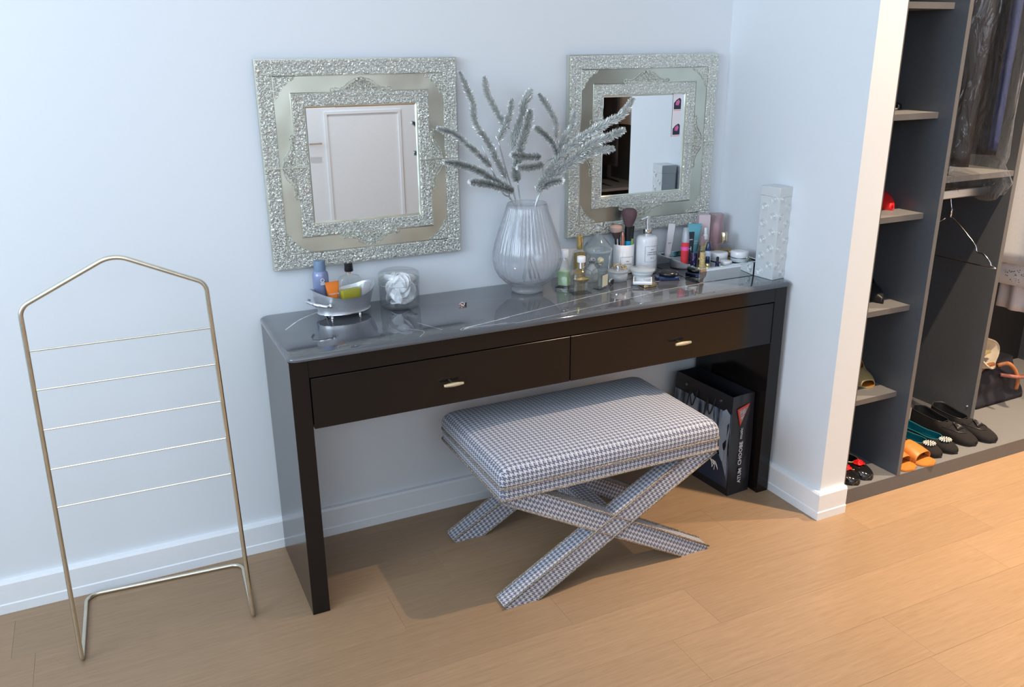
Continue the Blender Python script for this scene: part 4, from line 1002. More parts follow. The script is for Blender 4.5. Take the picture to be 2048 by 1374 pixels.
# ------------------------------------------------------------------ mirrored tray with cosmetics
TX0, TX1, TY0, TY1, TZ = 1.328, 1.582, -0.284, -0.032, 0.786
def tray():
    t = empty('mirrored_tray', ((TX0+TX1)/2, (TY0+TY1)/2, Z), 'square mirrored glass tray carrying cosmetics at the right end of the desk', 'tray')
    hx, hy = (TX1-TX0)/2, (TY1-TY0)/2
    b = B(); box(b, -hx+0.004, hx-0.004, -hy+0.004, hy-0.004, 0.001, 0.035); build('tray_floor', b, M['mirror'], t)
    for (x0, x1, y0, y1) in ((-hx, hx, -hy, -hy+0.0039), (-hx, hx, hy-0.0039, hy), (-hx, -hx+0.0039, -hy+0.004, hy-0.004), (hx-0.0039, hx, -hy+0.004, hy-0.004)):
        build('side_panel', box(B(), x0, x1, y0, y1, 0.0005, 0.043, 0.0006, 1), M['mirror'], t)
    for (x0, x1, y0, y1) in ((-hx, hx, -hy, -hy+0.009), (-hx, hx, hy-0.009, hy), (-hx, -hx+0.009, -hy+0.009, hy-0.009), (hx-0.009, hx, -hy+0.009, hy-0.009)):
        build('rim', box(B(), x0, x1, y0, y1, 0.0432, 0.0455, 0.0008, 1), M['bevel'], t)
    for sx in (-1, 1):
        for sy in (-1, 1):
            bw = bb(sx*hx-0.0012, sx*hx+0.0012, sy*hy-0.0012, sy*hy+0.0012, 0.001, 0.0455); build('corner_strip', bw, M['bevel'], t)
tray()
M['pearl'] = P('pearl_white_tube', (0.70, 0.66, 0.68), 0.3); M['tealtube'] = P('teal_tube', (0.14, 0.42, 0.50), 0.35)
M['darktube'] = P('charcoal_tube', (0.025, 0.035, 0.05), 0.35); M['red'] = P('coral_red', (0.75, 0.05, 0.07), 0.3); M['pink'] = P('hot_pink', (0.85, 0.12, 0.42), 0.4)
squeeze_tube('hand_cream_tube', (1.357, -0.062, TZ), 'pearl white squeeze tube standing at the back left corner of the tray', 0.024, 0.014, 0.108, M['pearl'], M['pearl'], rz=math.radians(-20), cap_h=0.012, bot=0.024, roll=0.10, txt=[('LIFT', 0.007, 0.45)], txtm=M['inkgrey'])
def gloss():
    t = empty('mascara_tube', (1.356, -0.160, TZ), 'coral red cosmetic tube with clear cap and pink band, front left of the tray', 'cosmetic tube')
    b = B(); lathe(b, [(0.012, 0), (0.0128, 0.002), (0.0128, 0.070)], 24); build('tube_body', b, M['red'], t, smooth=True)
    b = B(); lathe(b, [(0.0130, 0.044), (0.0131, 0.056)], 24, cap0=False, cap1=False); build('pink_band', b, M['pink'], t, smooth=True)
    b = B(); lathe(b, [(0.0128, 0.0705), (0.0125, 0.078), (0.0105, 0.100), (0.0085, 0.118), (0.0, 0.119)], 24, cap1=False); build('clear_cap', b, M['thin_frost'], t, smooth=True)
    b = B(); lathe(b, [(0.006, 0.0705), (0.006, 0.095), (0.003, 0.108)], 14); build('nozzle', b, M['white_plastic'], t, smooth=True)
gloss()
squeeze_tube('face_cream_tube', (1.447, -0.085, TZ), 'teal blue squeeze tube standing on its cap on the tray', 0.050, 0.024, 0.104, M['tealtube'], M['tealtube'], rz=math.radians(-12), cap_h=0.018, bot=0.026, txt=[('moisture', 0.006, 0.5), ('MASK', 0.006, 0.42)], txtm=M['white'])
squeeze_tube('black_cream_tube', (1.402, -0.118, TZ), 'shorter charcoal squeeze tube leaning in front of the teal one', 0.036, 0.018, 0.086, M['darktube'], M['darktube'], rz=math.radians(-14), cap_h=0.016, bot=0.030, txt=[('hairstylist', 0.0062, 0.78), ('H', 0.020, 0.42)], txtm=M['white'])
M['pinkcard'] = P('pale_pink_card', (0.66, 0.54, 0.57), 0.4)
def pink_boxes():
    t = empty('cosmetic_box', (1.500, -0.062, TZ), 'tall narrow pale pink carton at the back of the tray', 'box', rz=math.radians(-20))
    build('carton', box(B(), -0.020, 0.020, -0.016, 0.016, 0.0003, 0.134, 0.0008, 1), M['pinkcard'], t, smooth=True)
    t = empty('cosmetic_box', (1.549, -0.070, TZ), 'clear pink plastic carton with a silver-topped bottle inside, at the right of the tray', 'box', rz=math.radians(-20))
    build('carton', box(B(), -0.022, 0.022, -0.016, 0.016, 0.0003, 0.134, 0.0008, 1), M['thin_pink'], t, smooth=True)
    b = B(); lathe(b, [(0.0125, 0.002), (0.0125, 0.100), (0.011, 0.104)], 20); o = build('inner_bottle', b, M['pinkcard'], t, smooth=True)
    b = B(); lathe(b, [(0.011, 0.104), (0.0115, 0.112), (0.0155, 0.128), (0.0155, 0.130)], 20); build('bottle_cap', b, M['chrome'], o, smooth=True)
pink_boxes()
M['paleyellow'] = P('pale_yellow_liquid', (0.75, 0.68, 0.25), 0.05, trans=0.3, ior=1.33)
glass_bottle('spray_bottle', (1.474, -0.112, TZ), 'square pale yellow spray bottle with clear-capped white nozzle on the tray', sect(0.056, 0.020, 0.013, 0.003), [(0.003, 0.017, 0.010, 0.002), (0.046, 0.017, 0.010, 0.002)], M['paleyellow'], rz=math.radians(-15),
    cap=[('nozzle', lb([(0.0085, 0.060), (0.0085, 0.074), (0.0048, 0.076), (0.0045, 0.096), (0.0035, 0.098)]), M['white_plastic']), ('clear_cap', lb([(0.0105, 0.061), (0.0105, 0.098), (0.0095, 0.101)]), M['thin'])], glass=M['clear2'], cat='bottle')
glass_bottle('perfume_bottle', (1.540, -0.128, TZ), 'broad clear perfume bottle of amber liquid with ridged gold cap, rear right of the tray', [(0, 0.035, 0.015, 0.004), (0.002, 0.036, 0.016, 0.004), (0.038, 0.036, 0.016, 0.004), (0.042, 0.033, 0.013, 0.004), (0.044, 0.010, 0.009, 0.004), (0.047, 0.009, 0.009, 0.004)], [(0.003, 0.032, 0.0125, 0.003), (0.020, 0.032, 0.0125, 0.003)], M['amberliq'], rz=math.radians(-12),
    cap=[('cap', lb([(0.0105, 0.0475), (0.0112, 0.049), (0.0112, 0.079), (0.0100, 0.0805)], 14), M['palegold'])], glass=M['clear2'])
glass_bottle('serum_bottle', (1.438, -0.142, TZ), 'small clear bottle with pale pink frosted cap behind the gold lipstick', sect(0.044, 0.013, 0.013, 0.012, neck=0.005), [(0.003, 0.0105, 0.0105, 0.010), (0.026, 0.0105, 0.0105, 0.010)], M['amberliq'],
    cap=[('cap', lb([(0.009, 0.048), (0.0095, 0.050), (0.0070, 0.078), (0.005, 0.080)]), M['thin_pink'])], glass=M['clear2'], cat='bottle')
M['skyblue'] = P('pale_blue_glass', (0.58, 0.68, 0.80), 0.2)
def dropper():
    t = empty('dropper_bottle', (1.428, -0.190, TZ), 'small pale blue bottle with navy pointed dropper top, middle of the tray', 'bottle')
    b = B(); lathe(b, [(0.0085, 0), (0.0095, 0.001), (0.0100, 0.036), (0.008, 0.041)], 22); build('bottle_body', b, M['skyblue'], t, smooth=True)
    b = B(); lathe(b, [(0.0098, 0.041), (0.0100, 0.045), (0.0060, 0.064), (0.0045, 0.068), (0.003, 0.070)], 22); build('dropper_top', b, M['navy'], t, smooth=True)
dropper()
def lipstick(loc, label, r, h, base_mat, cap_mat, split=0.35, seg=16, ring=None, cat='lipstick'):
    t = empty('lipstick', loc, label, cat)
    b = B(); lathe(b, [(r*0.96, 0), (r, 0.001), (r, h*split)], seg); build('base', b, base_mat, t, smooth=True)
    b = B(); lathe(b, [(r*0.92, h*split), (r*0.94, h*split+0.0008), (r*0.94, h-0.001), (r*0.84, h)], seg); build('cap', b, cap_mat, t, smooth=True)
    if ring: b = B(); lathe(b, [(r*1.02, h*split-0.003), (r*1.02, h*split+0.003)], seg, cap0=False, cap1=False); build('ring', b, ring, t)
    return t
M['goldrough'] = emboss_mat('chased_gold', (0.80, 0.62, 0.30), 260, 0.25, 0.8, 0.0015)
M['purple'] = P('deep_purple_glass', (0.02, 0.012, 0.06), 0.06, coat=0.5)
def purple_jar():
    t = empty('nail_polish', (1.372, -0.190, TZ), 'glossy deep purple-black cylinder with gold stripe near the tray front', 'lipstick')
    b = B(); lathe(b, [(0.0105, 0), (0.0115, 0.001), (0.0115, 0.040), (0.0105, 0.041)], 24); build('case', b, M['purple'], t, smooth=True)
purple_jar()
lipstick((1.378, -0.214, TZ), 'slim black lipstick with gold ring, left of the gold lipstick', 0.0062, 0.050, M['black'], M['black'], 0.5, ring=M['gold'])
lipstick((1.370, -0.236, TZ), 'chased gold lipstick standing near the front corner of the tray', 0.0105, 0.050, M['goldrough'], M['goldrough'], 0.22)
lipstick((1.372, -0.262, TZ), 'tiny stubby gold pot at the very front corner of the tray', 0.0066, 0.018, M['goldrough'], M['gold'], 0.5, cat='make-up pot')
lipstick((1.407, -0.216, TZ), 'short navy lipstick right of the gold one', 0.0075, 0.028, M['navy'], M['navy'], 0.45)
def white_jar(loc, r, h, label, band=None):
    t = empty('cream_jar', loc, label, 'jar')
    b = B(); lathe(b, [(r*0.90, 0), (r*0.97, 0.001), (r*0.98, h*0.36)], 36); build('jar_body', b, M['frost_white'], t, smooth=True)
    b = B(); lathe(b, [(r*0.96, h*0.36), (r*0.99, h*0.40), (r*0.99, h*0.45)], 36); build('band', b, band or M['white_plastic'], t, smooth=True)
    b = B(); lathe(b, [(r, h*0.45), (r*1.01, h*0.48), (r*1.01, h*0.92), (r*0.96, h*0.99), (r*0.5, h), (0, h)], 36, cap1=False); build('lid', b, M['white_ceramic'], t, smooth='all')
white_jar((1.482, -0.180, TZ), 0.029, 0.028, 'larger white cream jar behind the small dark bottle on the tray')
white_jar((1.462, -0.243, TZ), 0.0185, 0.014, 'lowest flat white cream pot at the front of the tray')
white_jar((1.535, -0.220, TZ), 0.0295, 0.035, 'white cream jar with a silver band at the right of the tray', M['dkchrome'])
def dark_bottle():
    t = empty('nail_polish', (1.417, -0.254, TZ), 'tiny plum-black nail polish bottle at the front edge of the tray', 'nail polish')
    b = B(); lathe(b, [(0.0058, 0), (0.0066, 0.001), (0.0066, 0.018), (0.004, 0.021)], 18); build('bottle_body', b, M['purple'], t, smooth=True)
    b = B(); lathe(b, [(0.0045, 0.021), (0.0048, 0.032), (0.003, 0.034)], 14); build('cap', b, M['black'], t, smooth=True)
dark_bottle()
def rose_mat():
    m = P('embossed_white_card', (0.62, 0.65, 0.66), 0.4); return m
M['card'] = rose_mat()
def tall_box():
    t = empty('tall_box', (1.579, -0.321, Z), 'tall narrow white gift box embossed with silver roses at the end of the desk', 'box', rz=math.radians(8))
    hx, hy, h = 0.029, 0.038, 0.296; hl = 0.030
    build('box_body', box(B(), -hx, hx, -hy, hy, 0.0003, h-hl, 0.0008, 1), M['card'], t, smooth=True)
    build('lid', box(B(), -hx-0.001, hx+0.001, -hy-0.001, hy+0.001, h-hl, h, 0.001, 1), M['card'], t, smooth=True)
    def rosette(cy, cz, r, side):
        b = B()
        for q, rr in enumerate((1.0, 0.72, 0.45, 0.2)):
            pts = []
            for k in range(18):
                a = 2*PI*k/18; w_ = r*rr*(1+0.10*math.sin(a*5+q*1.3)); u, v = cy+w_*math.cos(a), cz+w_*math.sin(a)
                pts.append((-hx-0.0003, u, v) if side == 'L' else (u, -hy-0.0003, v))
            tube(b, pts, 0.0011 if rr > 0.3 else 0.0018, 5, closed=True)
        return b
    rnd = random.Random(9)
    for side, hw in (('L', hy), ('F', hx)):
        z = 0.020; k = 0
        while z < h-0.014:
            c = (-hw*0.48 if k % 2 else hw*0.44)+rnd.uniform(-0.002, 0.002)
            if abs(z-(h-hl)) > 0.015 or True:
                b = rosette(c, z, 0.0125, side)
                if z > h-hl: xform(b, Matrix.Translation((-0.001, -0.001, 0)))
                build('embossed_rose', b, M['rosesilver'], t, smooth='all')
            z += 0.0265; k += 1
    t.children[0]['label'] = 'white card box body'
M['rosesilver'] = P('silver_relief', (0.78, 0.82, 0.83), 0.3, metal=0.4)
tall_box()

# ------------------------------------------------------------------ shopping bag under the desk
M['bagblack'] = P('glossy_black_paper', (0.016, 0.016, 0.02), 0.28, coat=0.2)
def bagphoto():
    m = P('printed_dress_photo', (0.1, 0.12, 0.16), 0.25, coat=0.2)
    tc = N(m, 'ShaderNodeTexCoord'); mp = N(m, 'ShaderNodeMapping'); mp.inputs['Scale'].default_value = (1, 26, 5); L(m, tc.outputs['Object'], mp.inputs[0])
    n = N(m, 'ShaderNodeTexNoise'); n.inputs['Scale'].default_value = 1.6; n.inputs['Detail'].default_value = 5; L(m, mp.outputs[0], n.inputs['Vector'])
    r = ramp(m, [(0.38, (0.03, 0.035, 0.05)), (0.5, (0.16, 0.21, 0.29)), (0.62, (0.36, 0.44, 0.55))]); L(m, n.outputs[0], r.inputs[0]); L(m, r.outputs[0], bsdf(m).inputs['Base Color'])
    return m
M['bagphoto'] = bagphoto()
M['dressgrey'] = P('print_pale_dress', (0.36, 0.43, 0.52), 0.3); M['printnavy'] = P('print_navy', (0.035, 0.05, 0.09), 0.3)
M['printred'] = P('print_red', (0.62, 0.07, 0.05), 0.4); M['printwhite'] = P('print_white', (0.70, 0.70, 0.72), 0.4)
def shopping_bag():
    # faces: photo face towards -x side, narrow gusset towards the camera
    t = empty('shopping_bag', (1.435, -0.372, 0.0), 'tall glossy black printed paper shopping bag under the right end of the desk', 'shopping bag', rz=math.radians(4))
    Lg, Wd, H = 0.30, 0.095, 0.365        # length along +y, gusset width along +x
    b = B(); th = 0.0012
    # four walls; the gusset folds inward with a crease
    def wall(pts): 
        v = [b.verts.new(p) for p in pts]; b.faces.new(v)
    top_in = 0.0
    A0, A1 = (0, 0), (Wd, 0); C0, C1 = (0, Lg), (Wd, Lg)
    # photo side wall (x=0)
    rings(b, [[(0, 0, 0), (0, Lg, 0)], [(-0.006, 0.004, H*0.5), (-0.006, Lg-0.004, H*0.5)], [(0.0, 0.006, H), (0.0, Lg-0.006, H)]], False, False, close=False)
    rings(b, [[(Wd, 0, 0), (Wd, Lg, 0)], [(Wd+0.004, 0.004, H*0.5), (Wd+0.004, Lg-0.004, H*0.5)], [(Wd, 0.006, H), (Wd, Lg-0.006, H)]], False, False, close=False)
    for y0, s in ((0, 1), (Lg, -1)):
        rings(b, [[(0, y0, 0), (Wd/2, y0, 0), (Wd, y0, 0)], [(-0.003, y0+s*0.002, H*0.22), (Wd/2, y0+s*0.006, H*0.22), (Wd+0.002, y0+s*0.002, H*0.22)],
                  [(-0.006, y0+s*0.004, H*0.5), (Wd/2, y0+s*0.004, H*0.5), (Wd+0.004, y0+s*0.004, H*0.5)], [(0, y0+s*0.006, H), (Wd/2, y0+s*0.010, H), (Wd, y0+s*0.006, H)]], False, False, close=False)
    wall([(0, 0, 0.0005), (Wd, 0, 0.0005), (Wd, Lg, 0.0005), (0, Lg, 0.0005)])
    bmesh.ops.remove_doubles(b, verts=b.verts, dist=1e-5)
    o = build('bag_body', b, M['bagblack'], t); md = o.modifiers.new('thick', 'SOLIDIFY'); md.thickness = th
    def side_panel(name, pts, mat, off=0.0):
        """outline (y, z) laid on the curved photo side"""
        def X(z): return -0.006*math.sin(PI*min(max(z/H, 0), 1))*0.95-0.0010-off
        bm = B(); v0 = [bm.verts.new((X(z)-0.0005, y, z)) for y, z in pts]; v1 = [bm.verts.new((X(z), y, z)) for y, z in pts]
        bm.faces.new(v0); bm.faces.new(list(reversed(v1)))
        for i in range(len(pts)): j = (i+1) % len(pts); bm.faces.new((v0[i], v1[i], v1[j], v0[j]))
        bmesh.ops.triangulate(bm, faces=bm.faces)
        return build(name, bm, mat, t)
    pz = [0.03, 0.08, 0.14, 0.20, 0.26, 0.305]
    side_panel('photo_print', [(0.004, z) for z in pz]+[(Lg-0.006, z) for z in reversed(pz)], M['bagphoto'])
    side_panel('print_dress', [(0.012, 0.05), (0.012, 0.10), (0.010, 0.19), (0.006, 0.24), (0.010, 0.30), (0.030, 0.315), (0.048, 0.30), (0.040, 0.26), (0.055, 0.21), (0.050, 0.16), (0.030, 0.10), (0.024, 0.05)][::-1], M['dressgrey'], 0.0006)
    side_panel('print_dress', [(0.085, 0.10), (0.075, 0.20), (0.090, 0.27), (0.105, 0.305), (0.125, 0.27), (0.150, 0.20), (0.150, 0.10)][::-1], M['dressgrey'], 0.0006)
    side_panel('print_dress', [(0.175, 0.12), (0.170, 0.22), (0.180, 0.29), (0.200, 0.315), (0.222, 0.29), (0.235, 0.22), (0.240, 0.12)][::-1], M['dressgrey'], 0.0006)
    side_panel('print_shadow', [(0.060, 0.03), (0.006, 0.03), (0.006, 0.06), (0.030, 0.12), (0.070, 0.16), (0.20, 0.13), (0.29, 0.10), (0.29, 0.03)], M['printnavy'], 0.0012)
    text_mesh('lettering', 'MUSIC', 0.018, M['pink'], t, face_frame((-0.0052, 0.185, 0.040), (0, -1, 0), (0, 0, 1)), 0.0003)
    for yy in (0.115, 0.205):
        for k in (0, 1):
            pass
        bm = B(); tube(bm, smooth_path([(-0.004, yy-0.030, 0.335), (-0.010, yy-0.024, 0.300), (-0.012, yy-0.012, 0.272), (-0.012, yy-0.002, 0.300), (-0.010, yy+0.004, 0.325), (-0.010, yy+0.010, 0.290), (-0.011, yy+0.016, 0.258)], 5), 0.0022, 6)
        build('ribbon_handle', bm, M['blackmat'], t, smooth='all')
    for yy in (0.060, 0.235):
        bm = B(); tube(bm, [(-0.0035, yy+0.004*math.cos(2*PI*k/10), 0.335+0.004*math.sin(2*PI*k/10)) for k in range(10)], 0.0009, 5, closed=True); build('eyelet', bm, M['dkchrome'], t, smooth='all')
    # gusset: red-edged triangle and vertical lettering
    tri = lambda s, off: poly_prism(B(), [(Wd/2+a*s, 0.298+c*s) for a, c in ((-0.026, 0.018), (0.026, 0.032), (-0.010, -0.042))][::-1], 'y', 0.0030-off, 0.006-off)
    build('triangle_border', tri(1.0, 0.0), M['printred'], t); build('triangle_print', tri(0.72, 0.0006), M['tripat'], t)
    def vtext(s_, size, zc, bold=0.0, x=0.52): text_mesh('lettering', s_, size, M['printwhite'], t, face_frame((Wd*x, 0.0010, zc), (0, 0, 1), (-1, 0, 0)), 0.0004, bold=bold)
    vtext('music', 0.018, 0.226, x=0.46); vtext('CHOOBE', 0.0215, 0.151, 0.0003, x=0.50); vtext('ATUM', 0.0205, 0.066, 0.0003, x=0.54)
M['tripat'] = noise_mat('triangle_pattern', (0.55, 0.50, 0.50), (0.10, 0.05, 0.06), 260, 0.4)
shopping_bag()

# ------------------------------------------------------------------ wardrobe beside the stub wall
def closet():
    t = empty('wardrobe', (0, 0, 0), 'open anthracite wardrobe with shoe shelves and hanging space at the right', 'wardrobe')
    H = 2.45; e = M['closet_edge']; c = M['closet']; yb = 0.012
    def panel(name, x0, x1, y0, y1, z0, z1, edge='y'):
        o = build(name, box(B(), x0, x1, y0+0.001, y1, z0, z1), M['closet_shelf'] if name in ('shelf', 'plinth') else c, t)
        build('edge_band', box(B(), x0, x1, y0, y0+0.001, z0, z1), e, o); return o
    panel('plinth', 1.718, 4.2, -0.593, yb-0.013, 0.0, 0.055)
    build('back_panel', box(B(), 1.718, 4.2, yb-0.010, yb, 0.055, H), M['closet_back'], t)
    panel('side_panel', 1.718, 1.734, -0.600, yb-0.011, 0.055, H)
    panel('divider', 1.985, 2.001, -0.594, yb-0.011, 0.0555, H)
    panel('divider', 2.615, 2.635, -0.390, yb-0.011, 0.0555, H)
    panel('divider', 3.45, 3.47, -0.390, yb-0.011, 0.0555, H)
    panel('side_panel', 4.18, 4.2, -0.594, yb-0.011, 0.0555, H)
    panel('top_panel', 1.718, 4.2, -0.594, yb-0.011, H, H+0.02)
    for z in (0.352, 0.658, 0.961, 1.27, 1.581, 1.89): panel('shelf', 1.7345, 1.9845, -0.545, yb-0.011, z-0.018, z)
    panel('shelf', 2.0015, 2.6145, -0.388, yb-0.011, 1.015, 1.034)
    for x0, x1, z, y in ((2.0015, 2.6145, 0.953, -0.30), (2.6355, 3.4495, 1.95, -0.28), (2.0015, 2.6145, 2.02, -0.32)):
        b = B(); rloft(b, [(x0, 0.017, 0.007, 0.005), (x1, 0.017, 0.007, 0.005)], 4); xform(b, Matrix.Rotation(PI/2, 4, 'Y')); xform(b, Matrix.Translation((0, y, z)))
        build('hanging_rail', b, M['chrome_soft'], t, smooth=True)
    b = B(); tube(b, [(2.608, -0.32, 0.99), (2.606, -0.325, 0.98), (2.606, -0.318, 0.975)], 0.002, 5); build('rail_hook', b, M['dkchrome'], t, smooth='all')
    b = B(); lathe(b, [(0.003, 0), (0.003, 0.003)], 10); xform(b, Matrix.Translation((2.6145, -0.37, 0.11)) @ Matrix.Rotation(-PI/2, 4, 'Y')); build('peg_hole', b, M['white'], t)
M['chrome_soft'] = P('satin_aluminium', (0.72, 0.70, 0.68), 0.28, metal=1)
closet()
def hanger():
    t = empty('wire_hanger', (2.432, -0.30, 0.953), 'thin bare metal coat hanger hanging from the lower wardrobe rail', 'hanger')
    b = B()
    hook = [(0, 0.014*math.cos(a), 0.006+0.020*math.sin(a)) for a in [math.radians(q) for q in range(200, -21, -20)]]
    hook = [(0, 0.0165*math.cos(a), 0.004+0.0165*math.sin(a)) for a in [math.radians(q) for q in range(160, -31, -19)]]
    hook += [(0, 0.006, -0.035), (0, 0.0, -0.055), (0, 0, -0.085)]
    tube(b, hook, 0.0017, 7); tube(b, [(0, 0, -0.052), (0, 0, -0.086)], 0.0042, 8); build('hook', b, M['chrome'], t, smooth='all')
    pts = [(0, 0.0, -0.086), (0, -0.020, -0.092), (0, -0.070, -0.128), (0, -0.118, -0.168), (0, -0.128, -0.188), (0, -0.155, -0.192), (0, -0.182, -0.212), (0, -0.190, -0.226), (0, -0.182, -0.233)]
    full = pts+[(x, -y, z) for x, y, z in reversed(pts[1:])]
    b = B(); tube(b, smooth_path(full, 4), 0.0026, 7)
    tube(b, [(0, -0.182, -0.233), (0, 0.182, -0.233)], 0.0019, 6); build('shoulder_wire', b, M['chrome'], t, smooth='all')
hanger()
# garments: folded cloth sheets hanging in the y-z plane
def cloth(y0, y1, z0, z1, x0, thick, folds, amp, rnd, ny=44, nz=26, hem=0.0, shoulders=0.0, flare=0.0):
    b = B(); ph = rnd.uniform(0, 6); rs = []
    for side in (0, 1):
        pass
    def pt(u, v, s):
        y = y0+(y1-y0)*u; cy = (y0+y1)/2; wv = 1+flare*(1-v)-shoulders*max(0, v-0.86)/0.14; y = cy+(y-cy)*wv
        z = z0+(z1-z0)*v+hem*math.sin(u*7+ph)*(1-v)**3 - shoulders*0.10*abs(2*u-1)*(v > 0.86)
        a = amp*(0.35+0.65*(1-v)); env = math.sin(PI*min(max(u, 0.0), 1.0))**0.35
        x = x0+s*thick*env+a*math.sin(u*folds*2*PI+ph+1.2*math.sin(v*2.3+ph))+a*0.4*math.sin(u*folds*4.7+v*5+ph)
        return (x, y, z)
    ringsl = []
    for j in range(nz+1):
        v = j/nz; ringsl.append([pt(i/ny, v, 1) for i in range(ny+1)]+[pt(i/ny, v, -1) for i in range(ny-1, 0, -1)])
    rings(b, ringsl); return b
def film_bump(m):
    g = [n for n in m.node_tree.nodes if n.type == 'BSDF_GLOSSY'][0]; tc = N(m, 'ShaderNodeTexCoord'); mp = N(m, 'ShaderNodeMapping'); mp.inputs['Scale'].default_value = (1, 1, 0.28)
    n = N(m, 'ShaderNodeTexNoise'); n.inputs['Scale'].default_value = 22; n.inputs['Detail'].default_value = 3; n.inputs['Distortion'].default_value = 1.5
    L(m, tc.outputs['Object'], mp.inputs[0]); L(m, mp.outputs[0], n.inputs['Vector'])
    b = N(m, 'ShaderNodeBump'); b.inputs['Strength'].default_value = 0.9; b.inputs['Distance'].default_value = 0.012; L(m, n.outputs['Fac'], b.inputs['Height']); L(m, b.outputs[0], g.inputs['Normal'])
film_bump(M['plasticfilm'])
M['suit'] = noise_mat('black_cloth', (0.012, 0.011, 0.012), (0.020, 0.018, 0.019), 200, 0.7)
M['suit_g'] = noise_mat('dark_grey_cloth', (0.020, 0.017, 0.017), (0.026, 0.022, 0.022), 30, 0.7)
M['suit_b'] = noise_mat('blue_grey_lining', (0.035, 0.045, 0.11), (0.05, 0.06, 0.14), 60, 0.5)
M['whitecloth'] = noise_mat('white_cotton_cloth', (0.80, 0.80, 0.82), (0.84, 0.84, 0.86), 90, 0.85)
M['lace'] = noise_mat('embroidered_white', (0.74, 0.73, 0.76), (0.82, 0.81, 0.83), 60, 0.8)
M['pinkcloth'] = noise_mat('pale_pink_cloth', (0.62, 0.55, 0.56), (0.72, 0.66, 0.66), 20, 0.85)
def garments():
    rnd = random.Random(21)
    def g(label, cat, mat, y0, y1, z0, z1, x0, th, folds, amp, hook=True, name='garment', **kw):
        t = empty(name, (x0, (y0+y1)/2, z0), label, cat); o = Vector((x0, (y0+y1)/2, z0))
        bm = cloth(y0, y1, z0, z1, x0, th, folds, amp, rnd, **kw); xform(bm, Matrix.Translation(-o)); build('cloth', bm, mat, t, smooth='all')
        if hook:
            hb = B(); top = 2.05 if x0 < 2.63 else 1.975
            yc = -0.32 if x0 < 2.63 else -0.28
            tube(hb, [Vector((x0, yc, z1-0.02))-o, Vector((x0, yc, top-0.02))-o, Vector((x0, yc+0.012, top-0.006))-o, Vector((x0, yc+0.022, top-0.02))-o], 0.0018, 6); build('hanger_hook', hb, M['chrome'], t, smooth='all')
        return t
    g('black trousers under clear plastic, leftmost in the upper middle bay', 'clothes', M['suit'], -0.50, -0.13, 1.062, 1.97, 2.115, 0.022, 2.2, 0.010, name='trousers')
    g('dark grey jacket under clear plastic, hanging second from the left', 'clothes', M['suit_g'], -0.505, -0.11, 1.085, 1.97, 2.215, 0.026, 2.6, 0.012, name='jacket', shoulders=0.2)
    g('black jacket at the right inside the clear plastic cover', 'clothes', M['suit'], -0.52, -0.11, 1.12, 1.97, 2.315, 0.028, 2.0, 0.012, name='jacket', shoulders=0.2)
    g('blue grey lined coat edge showing through the plastic cover', 'clothes', M['suit_b'], -0.560, -0.525, 1.14, 1.97, 2.262, 0.005, 1.0, 0.004, name='coat', shoulders=0.2)
    # plastic cover round them all
    t = empty('garment_cover', (2.22, -0.32, 1.05), 'clear crinkled plastic garment cover over the dark clothes', 'garment cover')
    b = B(); rs = []; n = 72; rr = random.Random(8); nz = 34; ph = [rr.uniform(0, 6) for _ in range(8)]
    for j in range(nz+1):
        v = j/nz; z = 1.006+v*0.95; ring = []
        hx = 0.165*(1-0.45*max(0, (v-0.8)/0.2)); hy = 0.262*(1-0.35*max(0, (v-0.8)/0.2)); 
        if v < 0.10: hx *= 1+0.10*math.sin(v*40); hy *= 1.02+0.05*math.sin(v*55)
        for i in range(n):
            a = 2*PI*i/n; k = 1+0.020*math.sin(5*a+ph[0]+3*v)+0.014*math.sin(11*a+ph[1]-6*v)+0.012*math.sin(17*a+ph[2]+9*v+2*math.sin(3*a+7*v))
            ca, sa = math.cos(a), math.sin(a); p_ = 0.62
            ring.append((math.copysign(abs(ca)**p_, ca)*hx*k, math.copysign(abs(sa)**p_, sa)*hy*k, z-1.05+(0.016*math.sin(4*a+ph[3])+0.006*math.sin(13*a) if j == 0 else 0)))
        rs.append(ring)
    rings(b, rs, False, True); bmesh.ops.translate(b, verts=b.verts, vec=(0, 0.005, 0))
    for v in b.verts:
        if v.co.y-0.32 > -0.398: v.co.z = max(v.co.z, 1.0365-1.05)
        v.co.x = max(v.co.x, 2.008-2.22)
    build('film', b, M['plasticfilm'], t, smooth='all')
    # belt loop hanging beside the cover
    b = B(); tube(b, smooth_path([(0, 0.06, 0.34), (0, 0.005, 0.30), (0, -0.035, 0.20), (0, -0.030, 0.10), (0, 0.01, 0.03), (0, 0.05, 0.0)], 6), 0.004, 6)
    for v in b.verts: v.co.x *= 2.0
    o = build('belt', b, M['black'], None, smooth='all'); o.location = (2.035, -0.40, 1.045)
    tag(o, 'thin black curved strap hanging at the left of the plastic garment cover', 'belt')
    g('white cloth garment hanging at the right edge of the picture', 'clothes', M['whitecloth'], -0.47, -0.12, 0.66, 1.88, 2.80, 0.018, 2.4, 0.008, name='blouse', shoulders=0.2)
    t2 = g('white embroidered hem of a top, lowest over the black bay', 'clothes', M['lace'], -0.50, -0.12, 0.563, 1.88, 2.845, 0.014, 1.6, 0.006, name='embroidered_top', shoulders=0.2)
    b = B(); r2 = random.Random(6)
    for k in range(60):
        yy = r2.uniform(-0.47, -0.16); zz = r2.uniform(0.578, 0.70)
        for q in range(3):
            a = r2.uniform(0, 2*PI); bmesh.ops.create_icosphere(b, subdivisions=1, radius=r2.uniform(0.0012, 0.003), matrix=Matrix.Translation((-0.019+0.004*r2.random(), yy+0.31+0.005*math.cos(a), zz-0.563+0.005*math.sin(a))) @ Matrix.Diagonal((0.5, 1, 1, 1)))
